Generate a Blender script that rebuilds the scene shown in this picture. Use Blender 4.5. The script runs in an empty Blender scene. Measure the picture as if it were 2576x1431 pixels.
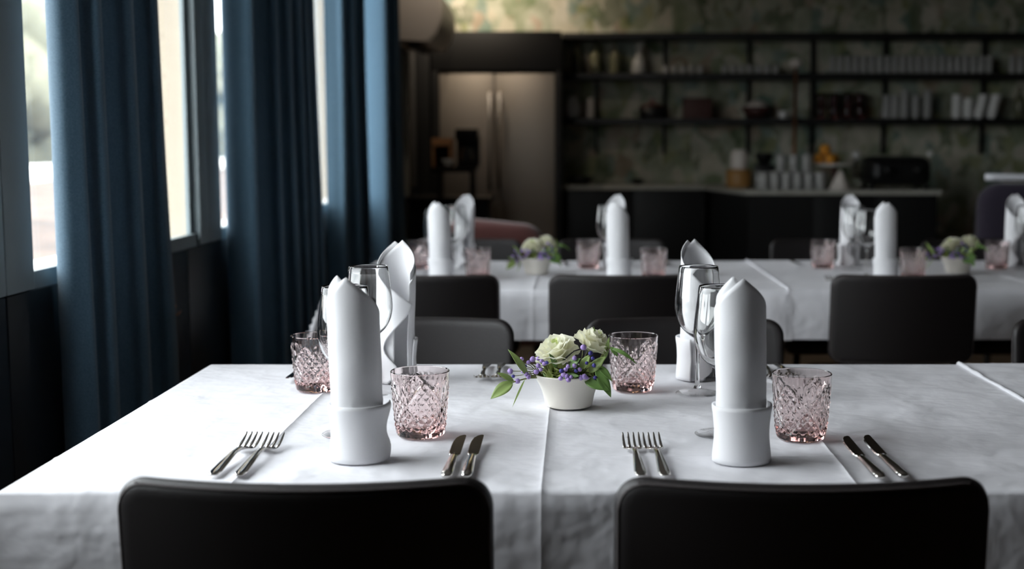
import bpy, bmesh, math, random
from mathutils import Vector, Matrix, noise
PI = math.pi
random.seed(7)
SC = bpy.context.scene
C = SC.collection

# ------------------------------------------------------------------ camera
cam = bpy.data.cameras.new('camera')
co = bpy.data.objects.new('camera', cam)
C.objects.link(co)
PITCH = math.atan(349.0 / 3250.0)
co.location = (0, 0, 1.192)
co.rotation_euler = (PI / 2 - PITCH, 0, 0)
cam.sensor_width = 36
cam.lens = 36 * 3250.0 / 2576.0
cam.shift_x = (1288 - 1450) / 2576.0
cam.shift_y = (715 - 715.5) / 2576.0
cam.clip_start = 0.05
cam.clip_end = 400
cam.dof.use_dof = True
cam.dof.focus_distance = 2.08
cam.dof.aperture_fstop = 3.2
SC.camera = co

# ------------------------------------------------------------------ sky, sun, exposure
w = bpy.data.worlds.new('overcast_sky')
SC.world = w
w.use_nodes = True
bgn = w.node_tree.nodes['Background']
bgn.inputs['Color'].default_value = (0.945, 0.947, 1.0, 1)
bgn.inputs['Strength'].default_value = 9.0
sl = bpy.data.lights.new('sun', 'SUN')
sl.energy = 4.5
sl.angle = math.radians(2)
sl.color = (1.0, 0.90, 0.78)
so = bpy.data.objects.new('sun', sl)
so.rotation_euler = Vector((-0.55, 0.35, -0.9)).to_track_quat('-Z', 'Y').to_euler()
C.objects.link(so)
SC.view_settings.view_transform = 'Standard'
SC.view_settings.look = 'None'
SC.view_settings.gamma = 1.0
SC.view_settings.use_curve_mapping = False
SC.view_settings.exposure = 0.12

WX = -1.15                      # inner face of the window frames
SILL, HEAD = 0.93, 2.45
WINDOWS = [(1.12, 2.44), (2.68, 3.87), (4.11, 5.31), (5.55, 6.75)]
for a, b in WINDOWS:            # light portals: guide sky sampling through the openings
    pl = bpy.data.lights.new('window_daylight', 'AREA')
    pl.shape = 'RECTANGLE'
    pl.size = b - a
    pl.size_y = HEAD - SILL
    pl.cycles.is_portal = True
    po = bpy.data.objects.new('window_daylight', pl)
    po.location = (WX - 0.24, (a + b) / 2, (SILL + HEAD) / 2)
    po.rotation_euler = Vector((1, 0, 0)).to_track_quat('-Z', 'Z').to_euler()
    C.objects.link(po)


# ------------------------------------------------------------------ materials
def nt(name):
    m = bpy.data.materials.new(name)
    m.use_nodes = True
    t = m.node_tree
    b = t.nodes['Principled BSDF']
    return m, t, b


def mat(name, col, rough=0.6, metal=0.0, spec=0.5, bump=0.0, bscale=60, var=0.0, vscale=8, stretch=(1, 1, 1), sheen=0.0, coat=0.0):
    m, t, b = nt(name)
    b.inputs['Base Color'].default_value = (*col, 1)
    b.inputs['Roughness'].default_value = rough
    b.inputs['Metallic'].default_value = metal
    b.inputs['Specular IOR Level'].default_value = spec
    if sheen:
        b.inputs['Sheen Weight'].default_value = sheen
        b.inputs['Sheen Roughness'].default_value = 0.5
    if coat:
        b.inputs['Coat Weight'].default_value = coat
        b.inputs['Coat Roughness'].default_value = 0.15
    if bump or var:
        tc = t.nodes.new('ShaderNodeTexCoord')
        mp = t.nodes.new('ShaderNodeMapping')
        mp.inputs['Scale'].default_value = stretch
        t.links.new(tc.outputs['Object'], mp.inputs['Vector'])
    if bump:
        n = t.nodes.new('ShaderNodeTexNoise')
        n.inputs['Scale'].default_value = bscale
        n.inputs['Detail'].default_value = 4
        t.links.new(mp.outputs['Vector'], n.inputs['Vector'])
        bp = t.nodes.new('ShaderNodeBump')
        bp.inputs['Strength'].default_value = bump
        bp.inputs['Distance'].default_value = 0.01
        t.links.new(n.outputs['Fac'], bp.inputs['Height'])
        t.links.new(bp.outputs['Normal'], b.inputs['Normal'])
    if var:
        n2 = t.nodes.new('ShaderNodeTexNoise')
        n2.inputs['Scale'].default_value = vscale
        n2.inputs['Detail'].default_value = 3
        t.links.new(mp.outputs['Vector'], n2.inputs['Vector'])
        r = t.nodes.new('ShaderNodeValToRGB')
        r.color_ramp.elements[0].position = 0.3
        r.color_ramp.elements[1].position = 0.7
        r.color_ramp.elements[0].color = (*[c * (1 - var) for c in col], 1)
        r.color_ramp.elements[1].color = (*[min(1, c * (1 + var)) for c in col], 1)
        t.links.new(n2.outputs['Fac'], r.inputs['Fac'])
        t.links.new(r.outputs['Color'], b.inputs['Base Color'])
    return m


def glass(name, col, rough=0.0, ior=1.48, thru=0.0, trans=1.0, vol=None, dens=0.0):
    m, t, b = nt(name)
    if vol:
        va = t.nodes.new('ShaderNodeVolumeAbsorption')
        va.inputs['Color'].default_value = (*vol, 1)
        va.inputs['Density'].default_value = dens
        t.links.new(va.outputs['Volume'], t.nodes['Material Output'].inputs['Volume'])
    if thru:
        tr = t.nodes.new('ShaderNodeBsdfTransparent')
        tr.inputs['Color'].default_value = (*col, 1)
        mx = t.nodes.new('ShaderNodeMixShader')
        mx.inputs['Fac'].default_value = thru
        t.links.new(b.outputs['BSDF'], mx.inputs[1])
        t.links.new(tr.outputs['BSDF'], mx.inputs[2])
        t.links.new(mx.outputs['Shader'], t.nodes['Material Output'].inputs['Surface'])
    b.inputs['Base Color'].default_value = (*col, 1)
    b.inputs['Roughness'].default_value = rough
    b.inputs['IOR'].default_value = ior
    b.inputs['Transmission Weight'].default_value = trans
    return m


def pane_mat(name='window_glass', tint=(0.95, 0.98, 0.97)):
    m = bpy.data.materials.new(name)
    m.use_nodes = True
    t = m.node_tree
    t.nodes.clear()
    o = t.nodes.new('ShaderNodeOutputMaterial')
    mx = t.nodes.new('ShaderNodeMixShader')
    tr = t.nodes.new('ShaderNodeBsdfTransparent')
    tr.inputs['Color'].default_value = (*tint, 1)
    gl = t.nodes.new('ShaderNodeBsdfGlossy')
    gl.inputs['Roughness'].default_value = 0.02
    lw = t.nodes.new('ShaderNodeLayerWeight')
    lw.inputs['Blend'].default_value = 0.5
    pw = t.nodes.new('ShaderNodeMath')
    pw.operation = 'POWER'
    pw.inputs[1].default_value = 5.0
    t.links.new(lw.outputs['Facing'], pw.inputs[0])
    ma = t.nodes.new('ShaderNodeMath')
    ma.operation = 'MULTIPLY_ADD'
    ma.inputs[1].default_value = 0.9
    ma.inputs[2].default_value = 0.04
    t.links.new(pw.outputs[0], ma.inputs[0])
    t.links.new(ma.outputs[0], mx.inputs['Fac'])
    t.links.new(tr.outputs['BSDF'], mx.inputs[1])
    t.links.new(gl.outputs['BSDF'], mx.inputs[2])
    t.links.new(mx.outputs['Shader'], o.inputs['Surface'])
    return m


def curtain_mat():
    m, t, b = nt('blue_curtain_fabric')
    b.inputs['Roughness'].default_value = 0.9
    b.inputs['Specular IOR Level'].default_value = 0.15
    b.inputs['Sheen Weight'].default_value = 0.25
    tc = t.nodes.new('ShaderNodeTexCoord')
    n = t.nodes.new('ShaderNodeTexNoise')
    n.inputs['Scale'].default_value = 420
    n.inputs['Detail'].default_value = 3
    t.links.new(tc.outputs['Object'], n.inputs['Vector'])
    r = t.nodes.new('ShaderNodeValToRGB')
    r.color_ramp.elements[0].position = 0.3
    r.color_ramp.elements[1].position = 0.72
    r.color_ramp.elements[0].color = (0.066, 0.130, 0.190, 1)
    r.color_ramp.elements[1].color = (0.142, 0.240, 0.330, 1)
    t.links.new(n.outputs['Fac'], r.inputs['Fac'])
    t.links.new(r.outputs['Color'], b.inputs['Base Color'])
    bp = t.nodes.new('ShaderNodeBump')
    bp.inputs['Strength'].default_value = 0.25
    bp.inputs['Distance'].default_value = 0.002
    t.links.new(n.outputs['Fac'], bp.inputs['Height'])
    t.links.new(bp.outputs['Normal'], b.inputs['Normal'])
    tl = t.nodes.new('ShaderNodeBsdfTranslucent')
    tl.inputs['Color'].default_value = (0.09, 0.18, 0.25, 1)
    mx = t.nodes.new('ShaderNodeMixShader')
    mx.inputs['Fac'].default_value = 0.05
    t.links.new(b.outputs['BSDF'], mx.inputs[1])
    t.links.new(tl.outputs['BSDF'], mx.inputs[2])
    t.links.new(mx.outputs['Shader'], t.nodes['Material Output'].inputs['Surface'])
    return m


def cloth_mat(name, col, tl=0.0, crumple=0.0):
    m, t, b = nt(name)
    b.inputs['Base Color'].default_value = (*col, 1)
    b.inputs['Roughness'].default_value = 0.75
    b.inputs['Specular IOR Level'].default_value = 0.25
    b.inputs['Sheen Weight'].default_value = 0.1
    tc = t.nodes.new('ShaderNodeTexCoord')
    n = t.nodes.new('ShaderNodeTexNoise')
    n.inputs['Scale'].default_value = 900
    t.links.new(tc.outputs['Object'], n.inputs['Vector'])
    bp = t.nodes.new('ShaderNodeBump')
    bp.inputs['Strength'].default_value = 0.12
    bp.inputs['Distance'].default_value = 0.001
    t.links.new(n.outputs['Fac'], bp.inputs['Height'])
    if crumple:
        n2 = t.nodes.new('ShaderNodeTexNoise')
        n2.inputs['Scale'].default_value = crumple
        n2.inputs['Detail'].default_value = 3.5
        n2.inputs['Distortion'].default_value = 0.15
        t.links.new(tc.outputs['Object'], n2.inputs['Vector'])
        b2 = t.nodes.new('ShaderNodeBump')
        b2.inputs['Strength'].default_value = 1.0
        b2.inputs['Distance'].default_value = 0.0135
        t.links.new(n2.outputs['Fac'], b2.inputs['Height'])
        t.links.new(b2.outputs['Normal'], bp.inputs['Normal'])
    t.links.new(bp.outputs['Normal'], b.inputs['Normal'])
    if tl:
        ts = t.nodes.new('ShaderNodeBsdfTranslucent')
        ts.inputs['Color'].default_value = (*col, 1)
        mx = t.nodes.new('ShaderNodeMixShader')
        mx.inputs['Fac'].default_value = tl
        t.links.new(b.outputs['BSDF'], mx.inputs[1])
        t.links.new(ts.outputs['BSDF'], mx.inputs[2])
        t.links.new(mx.outputs['Shader'], t.nodes['Material Output'].inputs['Surface'])
    return m


def wallpaper_mat():
    m, t, b = nt('foliage_wallpaper')
    b.inputs['Roughness'].default_value = 0.85
    b.inputs['Specular IOR Level'].default_value = 0.2
    tc = t.nodes.new('ShaderNodeTexCoord')
    mp = t.nodes.new('ShaderNodeMapping')
    mp.inputs['Scale'].default_value = (1, 1, 0.75)
    t.links.new(tc.outputs['Object'], mp.inputs['Vector'])
    n = t.nodes.new('ShaderNodeTexNoise')
    n.inputs['Scale'].default_value = 7
    n.inputs['Detail'].default_value = 3
    t.links.new(mp.outputs['Vector'], n.inputs['Vector'])
    mv = t.nodes.new('ShaderNodeMixRGB')
    mv.inputs['Fac'].default_value = 0.16
    t.links.new(mp.outputs['Vector'], mv.inputs['Color1'])
    t.links.new(n.outputs['Color'], mv.inputs['Color2'])
    v = t.nodes.new('ShaderNodeTexVoronoi')
    v.inputs['Scale'].default_value = 13
    t.links.new(mv.outputs['Color'], v.inputs['Vector'])
    sp = t.nodes.new('ShaderNodeSeparateColor')
    t.links.new(v.outputs['Color'], sp.inputs['Color'])
    r = t.nodes.new('ShaderNodeValToRGB')
    cr = r.color_ramp
    cr.interpolation = 'CONSTANT'
    cols = [(0, (0.10, 0.13, 0.06)), (0.14, (0.60, 0.55, 0.43)), (0.32, (0.22, 0.27, 0.15)), (0.46, (0.42, 0.44, 0.33)),
            (0.62, (0.15, 0.25, 0.22)), (0.72, (0.62, 0.58, 0.48)), (0.86, (0.28, 0.30, 0.12)), (0.94, (0.40, 0.28, 0.20))]
    cr.elements[0].position = 0
    cr.elements[0].color = (*cols[0][1], 1)
    cr.elements[1].position = cols[1][0]
    cr.elements[1].color = (*cols[1][1], 1)
    for p, c in cols[2:]:
        e = cr.elements.new(p)
        e.color = (*c, 1)
    t.links.new(sp.outputs['Red'], r.inputs['Fac'])
    n3 = t.nodes.new('ShaderNodeTexNoise')
    n3.inputs['Scale'].default_value = 5.5
    n3.inputs['Detail'].default_value = 4
    t.links.new(tc.outputs['Object'], n3.inputs['Vector'])
    r3 = t.nodes.new('ShaderNodeValToRGB')
    r3.color_ramp.elements[0].position = 0.35
    r3.color_ramp.elements[1].position = 0.68
    r3.color_ramp.elements[0].color = (0.12, 0.15, 0.09, 1)
    r3.color_ramp.elements[1].color = (0.56, 0.54, 0.46, 1)
    t.links.new(n3.outputs['Fac'], r3.inputs['Fac'])
    mx = t.nodes.new('ShaderNodeMixRGB')
    mx.inputs['Fac'].default_value = 0.5
    t.links.new(r.outputs['Color'], mx.inputs['Color1'])
    t.links.new(r3.outputs['Color'], mx.inputs['Color2'])
    t.links.new(mx.outputs['Color'], b.inputs['Base Color'])
    return m


def floor_mat():
    m, t, b = nt('brown_wood_floor')
    b.inputs['Roughness'].default_value = 0.35
    tc = t.nodes.new('ShaderNodeTexCoord')
    mp = t.nodes.new('ShaderNodeMapping')
    mp.inputs['Scale'].default_value = (12, 1.2, 1)
    t.links.new(tc.outputs['Object'], mp.inputs['Vector'])
    n = t.nodes.new('ShaderNodeTexNoise')
    n.inputs['Scale'].default_value = 3
    n.inputs['Detail'].default_value = 6
    t.links.new(mp.outputs['Vector'], n.inputs['Vector'])
    r = t.nodes.new('ShaderNodeValToRGB')
    r.color_ramp.elements[0].color = (0.075, 0.045, 0.025, 1)
    r.color_ramp.elements[1].color = (0.20, 0.13, 0.075, 1)
    t.links.new(n.outputs['Fac'], r.inputs['Fac'])
    t.links.new(r.outputs['Color'], b.inputs['Base Color'])
    return m


M = dict(
    floor=floor_mat(), wallpaper=wallpaper_mat(), curtain=curtain_mat(), pane=pane_mat(), thin=pane_mat('thin_foot_glass', (0.985, 0.985, 0.985)),
    cloth=cloth_mat('white_tablecloth_linen', (0.755, 0.75, 0.785), 0.0, 9.0),
    napkin=cloth_mat('white_napkin_cotton', (0.88, 0.88, 0.90), 0.06),
    dark=mat('dark_plaster', (0.055, 0.053, 0.05), 0.8, bump=0.1, bscale=30),
    ceil=mat('grey_ceiling_paint', (0.38, 0.37, 0.36), 0.9),
    frame=mat('grey_blue_painted_wood', (0.24, 0.29, 0.305), 0.45, bump=0.04, bscale=80),
    dado=mat('black_lacquered_panel', (0.010, 0.013, 0.017), 0.32, spec=0.4, bump=0.02, bscale=10),
    cream=mat('cream_render', (0.48, 0.415, 0.33), 0.85, var=0.05, vscale=1.5),
    leather=mat('dark_brown_leather', (0.012, 0.0095, 0.0098), 0.50, spec=0.45, bump=0.12, bscale=380),
    thread=mat('brown_stitching', (0.06, 0.05, 0.05), 0.8),
    steel=mat('polished_cutlery_steel', (0.62, 0.60, 0.57), 0.10, 1.0),
    leg=mat('black_metal', (0.02, 0.02, 0.02), 0.4, 0.6),
    wood=mat('table_wood', (0.10, 0.06, 0.035), 0.5, var=0.2, vscale=20, stretch=(1, 8, 8)),
    pink=glass('pink_pressed_glass', (1.0, 0.925, 0.92), 0.0, 1.47, 0.0, 1.0, (1.0, 0.55, 0.50), 11.0),
    clear=glass('clear_glass', (0.99, 0.995, 0.99), 0.0, 1.48),
    barglass=glass('highlight_whitened_bar_glass', (0.88, 0.88, 0.85), 0.15, 1.45, 0.0, 0.6),  # clear glass whitened by diffuse colour in place of its highlights
    ceramic=mat('cream_glazed_ceramic', (0.78, 0.745, 0.67), 0.28, coat=0.3),
    petal=cloth_mat('ivory_rose_petal', (0.95, 0.94, 0.80), 0.45),
    petalin=cloth_mat('pale_green_petal', (0.70, 0.78, 0.36), 0.35),
    leaf=mat('green_leaf', (0.13, 0.235, 0.06), 0.45, var=0.25, vscale=25),
    leaflight=mat('light_green_leaf', (0.30, 0.41, 0.13), 0.45, var=0.2, vscale=25),
    moss=mat('floral_filler', (0.10, 0.17, 0.05), 0.9, var=0.5, vscale=60, bump=0.5, bscale=120),
    bud=mat('lilac_bud', (0.36, 0.25, 0.56), 0.6, var=0.25, vscale=60),
    budblue=mat('dark_blue_bud', (0.06, 0.05, 0.28), 0.5),
    stem=mat('brown_green_stem', (0.16, 0.17, 0.06), 0.7),
    black=mat('black_cabinet_paint', (0.008, 0.008, 0.008), 0.45, spec=0.35),
    stone=mat('grey_stone_worktop', (0.42, 0.41, 0.36), 0.5, var=0.1, vscale=20),
    stainless=mat('brushed_stainless_steel', (0.58, 0.52, 0.45), 0.42, 1.0, bump=0.15, bscale=9, stretch=(1.2, 1, 0.15)),
    chrome=mat('chrome', (0.17, 0.16, 0.15), 0.5, 1.0),
    white=mat('white_porcelain', (0.8, 0.8, 0.77), 0.25),
    acwhite=mat('warm_white_plastic', (0.72, 0.66, 0.60), 0.5),
    pipe=mat('beige_pipe_cover', (0.40, 0.39, 0.33), 0.6),
    bottle=glass('olive_bottle_glass', (0.36, 0.36, 0.22), 0.1, 1.45, 0.0, 0.7),
    orange=mat('orange_peel', (0.75, 0.32, 0.03), 0.5, bump=0.2, bscale=200),
    copper=mat('copper', (0.55, 0.26, 0.14), 0.3, 1.0),
    boxwood=mat('orange_brown_wood', (0.62, 0.31, 0.13), 0.5, var=0.2, vscale=15),
    darkbox=mat('dark_red_brown', (0.06, 0.02, 0.015), 0.6),
    rosecloth=mat('dusky_pink_upholstery', (0.13, 0.045, 0.04), 0.95, sheen=0.4),
    purple=mat('dark_purple_upholstery', (0.010, 0.005, 0.017), 0.9, sheen=0.3),
    paleash=mat('pale_grey_rail', (0.62, 0.63, 0.66), 0.35),
    soil=mat('sandy_soil', (0.095, 0.062, 0.046), 0.95, var=0.55, vscale=0.5),
    paving=mat('pale_paving', (0.72, 0.70, 0.66), 0.9, var=0.08, vscale=2),
    whitewash=mat('whitewashed_wall', (0.82, 0.81, 0.78), 0.9),
    tree=mat('tree_foliage', (0.175, 0.172, 0.125), 0.9, var=0.25, vscale=1.2),
    trunk=mat('tree_bark', (0.16, 0.11, 0.07), 0.9),
    amber=mat('amber_label', (0.35, 0.18, 0.05), 0.5),
)


# ------------------------------------------------------------------ helpers
def link(name, me, m=None, parent=None, loc=(0, 0, 0), rot=(0, 0, 0)):
    o = bpy.data.objects.new(name, me)
    C.objects.link(o)
    if m is not None and me is not None and not me.materials:
        me.materials.append(m)
    o.parent = parent
    o.location = loc
    o.rotation_euler = rot
    return o


def pymesh(name, v, f, smooth=True):
    me = bpy.data.meshes.new(name)
    me.from_pydata([tuple(p) for p in v], [], f)
    me.validate()
    if smooth:
        me.shade_smooth()
    me.update()
    return me


def frombm(name, bm, smooth=True, autosm=False):
    bmesh.ops.recalc_face_normals(bm, faces=bm.faces[:])
    me = bpy.data.meshes.new(name)
    bm.to_mesh(me)
    bm.free()
    if smooth:
        me.shade_smooth()
        if autosm:
            me.set_sharp_from_angle(angle=math.radians(38))
    return me


def tag(o, label=None, cat=None, group=None, kind=None):
    if label:
        o['label'] = label
    if cat:
        o['category'] = cat
    if group:
        o['group'] = group
    if kind:
        o['kind'] = kind
    return o


def thing(name, label, cat, loc=(0, 0, 0), rz=0, group=None):
    o = bpy.data.objects.new(name, None)
    o.empty_display_size = 0.05
    C.objects.link(o)
    o.location = loc
    o.rotation_euler = (0, 0, rz)
    return tag(o, label, cat, group)


def dup(root, loc, rz=None, label=None, group=None):
    kids = {}
    for o in bpy.data.objects:
        if o.parent:
            kids.setdefault(o.parent.name, []).append(o)

    def cp(o, par):
        c = o.copy()
        C.objects.link(c)
        c.parent = par
        for k in kids.get(o.name, []):
            cp(k, c)
        return c
    r = cp(root, None)
    r.location = loc
    if rz is not None:
        r.rotation_euler = (root.rotation_euler[0], root.rotation_euler[1], rz)
    if label:
        r['label'] = label
    if group:
        r['group'] = group
    return r


def box(lo, hi, bev=0.0, seg=2):
    bm = bmesh.new()
    x0, y0, z0 = lo
    x1, y1, z1 = hi
    vs = [bm.verts.new(p) for p in ((x0, y0, z0), (x1, y0, z0), (x1, y1, z0), (x0, y1, z0), (x0, y0, z1), (x1, y0, z1), (x1, y1, z1), (x0, y1, z1))]
    for f in ((0, 3, 2, 1), (4, 5, 6, 7), (0, 1, 5, 4), (1, 2, 6, 5), (2, 3, 7, 6), (3, 0, 4, 7)):
        bm.faces.new([vs[i] for i in f])
    if bev:
        bmesh.ops.bevel(bm, geom=bm.edges[:], offset=bev, segments=seg, profile=0.6, affect='EDGES')
    return bm


def boxo(name, lo, hi, m, parent=None, bev=0.004, seg=2, loc=(0, 0, 0), rot=(0, 0, 0)):
    return link(name, frombm(name, box(lo, hi, bev, seg), True, True), m, parent, loc, rot)


def prism(name, poly, z0, z1, m, parent=None, bev=0.0):
    bm = bmesh.new()
    a = [bm.verts.new((x, y, z0)) for x, y in poly]
    b = [bm.verts.new((x, y, z1)) for x, y in poly]
    bm.faces.new(a)
    bm.faces.new(b)
    n = len(poly)
    for i in range(n):
        bm.faces.new((a[i], a[(i + 1) % n], b[(i + 1) % n], b[i]))
    if bev:
        bmesh.ops.bevel(bm, geom=bm.edges[:], offset=bev, segments=2, affect='EDGES')
    return link(name, frombm(name, bm, True, True), m, parent)


def lathe(prof, n=32, closed_axis=True):
    """prof: list of (r, z), r==0 collapses to a pole."""
    v, f, rows = [], [], []
    for r, z in prof:
        if r < 1e-6:
            rows.append([len(v)])
            v.append((0, 0, z))
        else:
            rows.append(list(range(len(v), len(v) + n)))
            for i in range(n):
                a = 2 * PI * i / n
                v.append((r * math.cos(a), r * math.sin(a), z))
    for a, b in zip(rows, rows[1:]):
        for i in range(n):
            j = (i + 1) % n
            if len(a) == 1 and len(b) == 1:
                continue
            if len(a) == 1:
                f.append((a[0], b[j], b[i]))
            elif len(b) == 1:
                f.append((a[i], a[j], b[0]))
            else:
                f.append((a[i], a[j], b[j], b[i]))
    return v, f


def latheme(name, prof, n=32, sharp=False):
    v, f = lathe(prof, n)
    me = pymesh(name, v, f)
    bm = bmesh.new()
    bm.from_mesh(me)
    bmesh.ops.recalc_face_normals(bm, faces=bm.faces[:])
    bm.to_mesh(me)
    bm.free()
    me.shade_smooth()
    if sharp:
        me.set_sharp_from_angle(angle=math.radians(40))
    return me


def tubeme(name, pts, rad, n=8, closed=False):
    pts = [Vector(p) for p in pts]
    v, f = [], []
    k = len(pts)
    up = Vector((0, 0, 1))
    for i, p in enumerate(pts):
        a = pts[(i - 1) % k] if (closed or i > 0) else p
        b = pts[(i + 1) % k] if (closed or i < k - 1) else p
        d = (b - a).normalized()
        s = d.cross(up)
        if s.length < 1e-3:
            s = d.cross(Vector((1, 0, 0)))
        s.normalize()
        u = s.cross(d)
        r = rad(i / (k - 1)) if callable(rad) else rad
        for j in range(n):
            t = 2 * PI * j / n
            v.append(p + s * (r * math.cos(t)) + u * (r * math.sin(t)))
    m = k if closed else k - 1
    for i in range(m):
        for j in range(n):
            a = i * n + j
            b = i * n + (j + 1) % n
            c = ((i + 1) % k) * n + (j + 1) % n
            d = ((i + 1) % k) * n + j
            f.append((a, b, c, d))
    if not closed:
        f.append(tuple(range(n - 1, -1, -1)))
        f.append(tuple(range((k - 1) * n, k * n)))
    return pymesh(name, v, f)


def gridme(name, P, nu, nv, closed_u=False, smooth=True):
    v, f = [], []
    for j in range(nv):
        for i in range(nu):
            v.append(P(i, j))
    mu = nu if closed_u else nu - 1
    for j in range(nv - 1):
        for i in range(mu):
            i2 = (i + 1) % nu
            f.append((j * nu + i, j * nu + i2, (j + 1) * nu + i2, (j + 1) * nu + i))
    return pymesh(name, v, f, smooth)


def solid(o, th, off=0.0):
    md = o.modifiers.new('thickness', 'SOLIDIFY')
    md.thickness = th
    md.offset = off
    return o


def lin(a, b, n):
    return [a + (b - a) * i / (n - 1) for i in range(n)]


def interp(xs, ys, x):
    if x <= xs[0]:
        return ys[0]
    for i in range(len(xs) - 1):
        if x <= xs[i + 1]:
            t = (x - xs[i]) / (xs[i + 1] - xs[i])
            t = t * t * (3 - 2 * t)
            return ys[i] + (ys[i + 1] - ys[i]) * t
    return ys[-1]


def padme(name, W, Hh, r, T, re, bend, nx=30, nz=16):
    """upholstered pad in the xz plane, thickness along y, bent by bend(x, z) -> y."""
    def edge_lines(h, n):
        s = [0, re * 0.08, re * 0.25, re * 0.5, re]
        mid = lin(-h + max(re, r) * 1.0, h - max(re, r) * 1.0, n)
        extra = lin(re, max(re, r), 4)[1:-1] if r > re else []
        left = [-h + q for q in s] + [-h + q for q in extra]
        full = sorted(set([round(q, 6) for q in left + mid + [-q for q in left]]))
        return full
    xs, zs = edge_lines(W / 2, nx), edge_lines(Hh / 2, nz)
    nu, nv = len(xs), len(zs)
    cx, cz = W / 2 - r, Hh / 2 - r

    def P(x, z, side):
        d = min(W / 2 - abs(x), Hh / 2 - abs(z))
        if abs(x) > cx and abs(z) > cz:
            a, b = (abs(x) - cx) / r, (abs(z) - cz) / r
            mm = max(a, b)
            L = math.hypot(a, b)
            if L > 0:
                a, b = a * mm / L, b * mm / L
            x = math.copysign(cx + a * r, x)
            z = math.copysign(cz + b * r, z)
            d = r * (1 - mm)
        q = max(0.0, min(1.0, 1 - d / re))
        h = T / 2 * math.sqrt(max(0.0, 1 - q * q))
        return (x, bend(x, z) + side * h, z)
    v = [P(x, z, -1) for z in zs for x in xs] + [P(x, z, 1) for z in zs for x in xs]
    f = []
    N = nu * nv
    for j in range(nv - 1):
        for i in range(nu - 1):
            a, b, c, d = j * nu + i, j * nu + i + 1, (j + 1) * nu + i + 1, (j + 1) * nu + i
            f.append((a, b, c, d))
            f.append((N + a, N + d, N + c, N + b))
    me = pymesh(name, v, f)
    bm = bmesh.new()
    bm.from_mesh(me)
    bmesh.ops.remove_doubles(bm, verts=bm.verts[:], dist=1e-5)
    bmesh.ops.recalc_face_normals(bm, faces=bm.faces[:])
    bm.to_mesh(me)
    bm.free()
    me.shade_smooth()
    return me


# ------------------------------------------------------------------ the setting
def struct(name, lo, hi, m, bev=0.0, parent=None):
    o = link(name, frombm(name, box(lo, hi, bev), False), m, parent)
    if parent is None:
        tag(o, kind='structure')
    return o


RX = 5.2
BACK = 9.8
struct('floor', (-1.45, -3.4, -0.1), (RX, BACK + 0.1, 0.0), M['floor'])
struct('ceiling', (-1.45, -3.4, 2.75), (RX, BACK + 0.1, 2.85), M['ceil'])
struct('wall_back', (-1.45, BACK, 0.0), (RX, BACK + 0.1, 2.75), M['wallpaper'])
struct('wall_right', (RX, -3.4, 0.0), (RX + 0.1, BACK + 0.1, 2.75), M['dark'])
struct('wall_front', (-1.45, -3.5, 0.0), (RX, -3.4, 2.75), M['dark'])
OUT = WX - 0.115
wl = struct('wall_left', (OUT, -3.4, 0.0), (WX - 0.01, BACK, SILL - 0.045), M['dark'])
# lintel, piers and casing boards belong to the left wall
struct('lintel', (OUT, -3.4, HEAD), (WX - 0.01, BACK, 2.75), M['dark'], parent=wl)
piers = [(-3.4, 1.12)] + [(WINDOWS[i][1], WINDOWS[i + 1][0]) for i in range(len(WINDOWS) - 1)] + [(6.75, BACK)]
NP = len(piers) - 1
for i, (a, b) in enumerate(piers):
    o_ = OUT - (0.17 if i == NP else 0.0)
    struct('pier', (o_, a, SILL - 0.045), (WX - 0.01, min(b, a + 0.3) if i == NP else b, HEAD), M['cream'], parent=wl)
    if i == NP:
        struct('wall_panel', (OUT, a + 0.3, SILL - 0.045), (WX - 0.01, b, HEAD), M['dark'], parent=wl)
        boxo('casing_board', (WX - 0.01, a + 0.05, SILL - 0.03), (WX + 0.015, b, HEAD), M['dark'], wl, 0.003)
        continue
    g = a + 0.10
    boxo('casing_board', (WX - 0.01, a + 0.004, SILL - 0.035), (WX + 0.022, g, HEAD), M['frame'], wl, 0.003)
    boxo('casing_board', (WX - 0.01, g + 0.007, SILL - 0.035), (WX + 0.022, b - 0.004, HEAD), M['frame'], wl, 0.003)
y = -2.26
while y < 9.6:                                    # lacquered panels under the windows
    boxo('wainscot_panel', (WX - 0.012, y, 0.0), (WX + 0.018, min(y + 1.197, BACK - 0.01), SILL - 0.038), M['dado'], wl, 0.003)
    y += 1.203
for i, (a, b) in enumerate(WINDOWS):
    fr = tag(bpy.data.objects.new('window_%d' % (i + 1), None), kind='structure')
    C.objects.link(fr)
    fr.location = (WX, (a + b) / 2, SILL)
    hw = (b - a) / 2
    boxo('bottom_rail', (-0.014, -hw, -0.045), (0.012, hw, 0.0), M['frame'], fr, 0.003)
    boxo('top_rail', (-0.014, -hw, HEAD - SILL - 0.05), (0.0, hw, HEAD - SILL), M['frame'], fr, 0.003)
    boxo('stile', (-0.014, -hw, 0.0), (0.0, -hw + 0.012, HEAD - SILL - 0.05), M['frame'], fr, 0.002)
    boxo('stile', (-0.014, hw - 0.025, 0.0), (0.0, hw, HEAD - SILL - 0.05), M['frame'], fr, 0.002)
    boxo('outer_sill', (-0.16, -hw, -0.04), (-0.015, hw, -0.012), M['whitewash'], fr, 0.003)
    link('pane', frombm('pane', box((-0.010, -hw + 0.01, 0.0), (-0.006, hw - 0.02, HEAD - SILL - 0.05)), False), M['pane'], fr)

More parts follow.
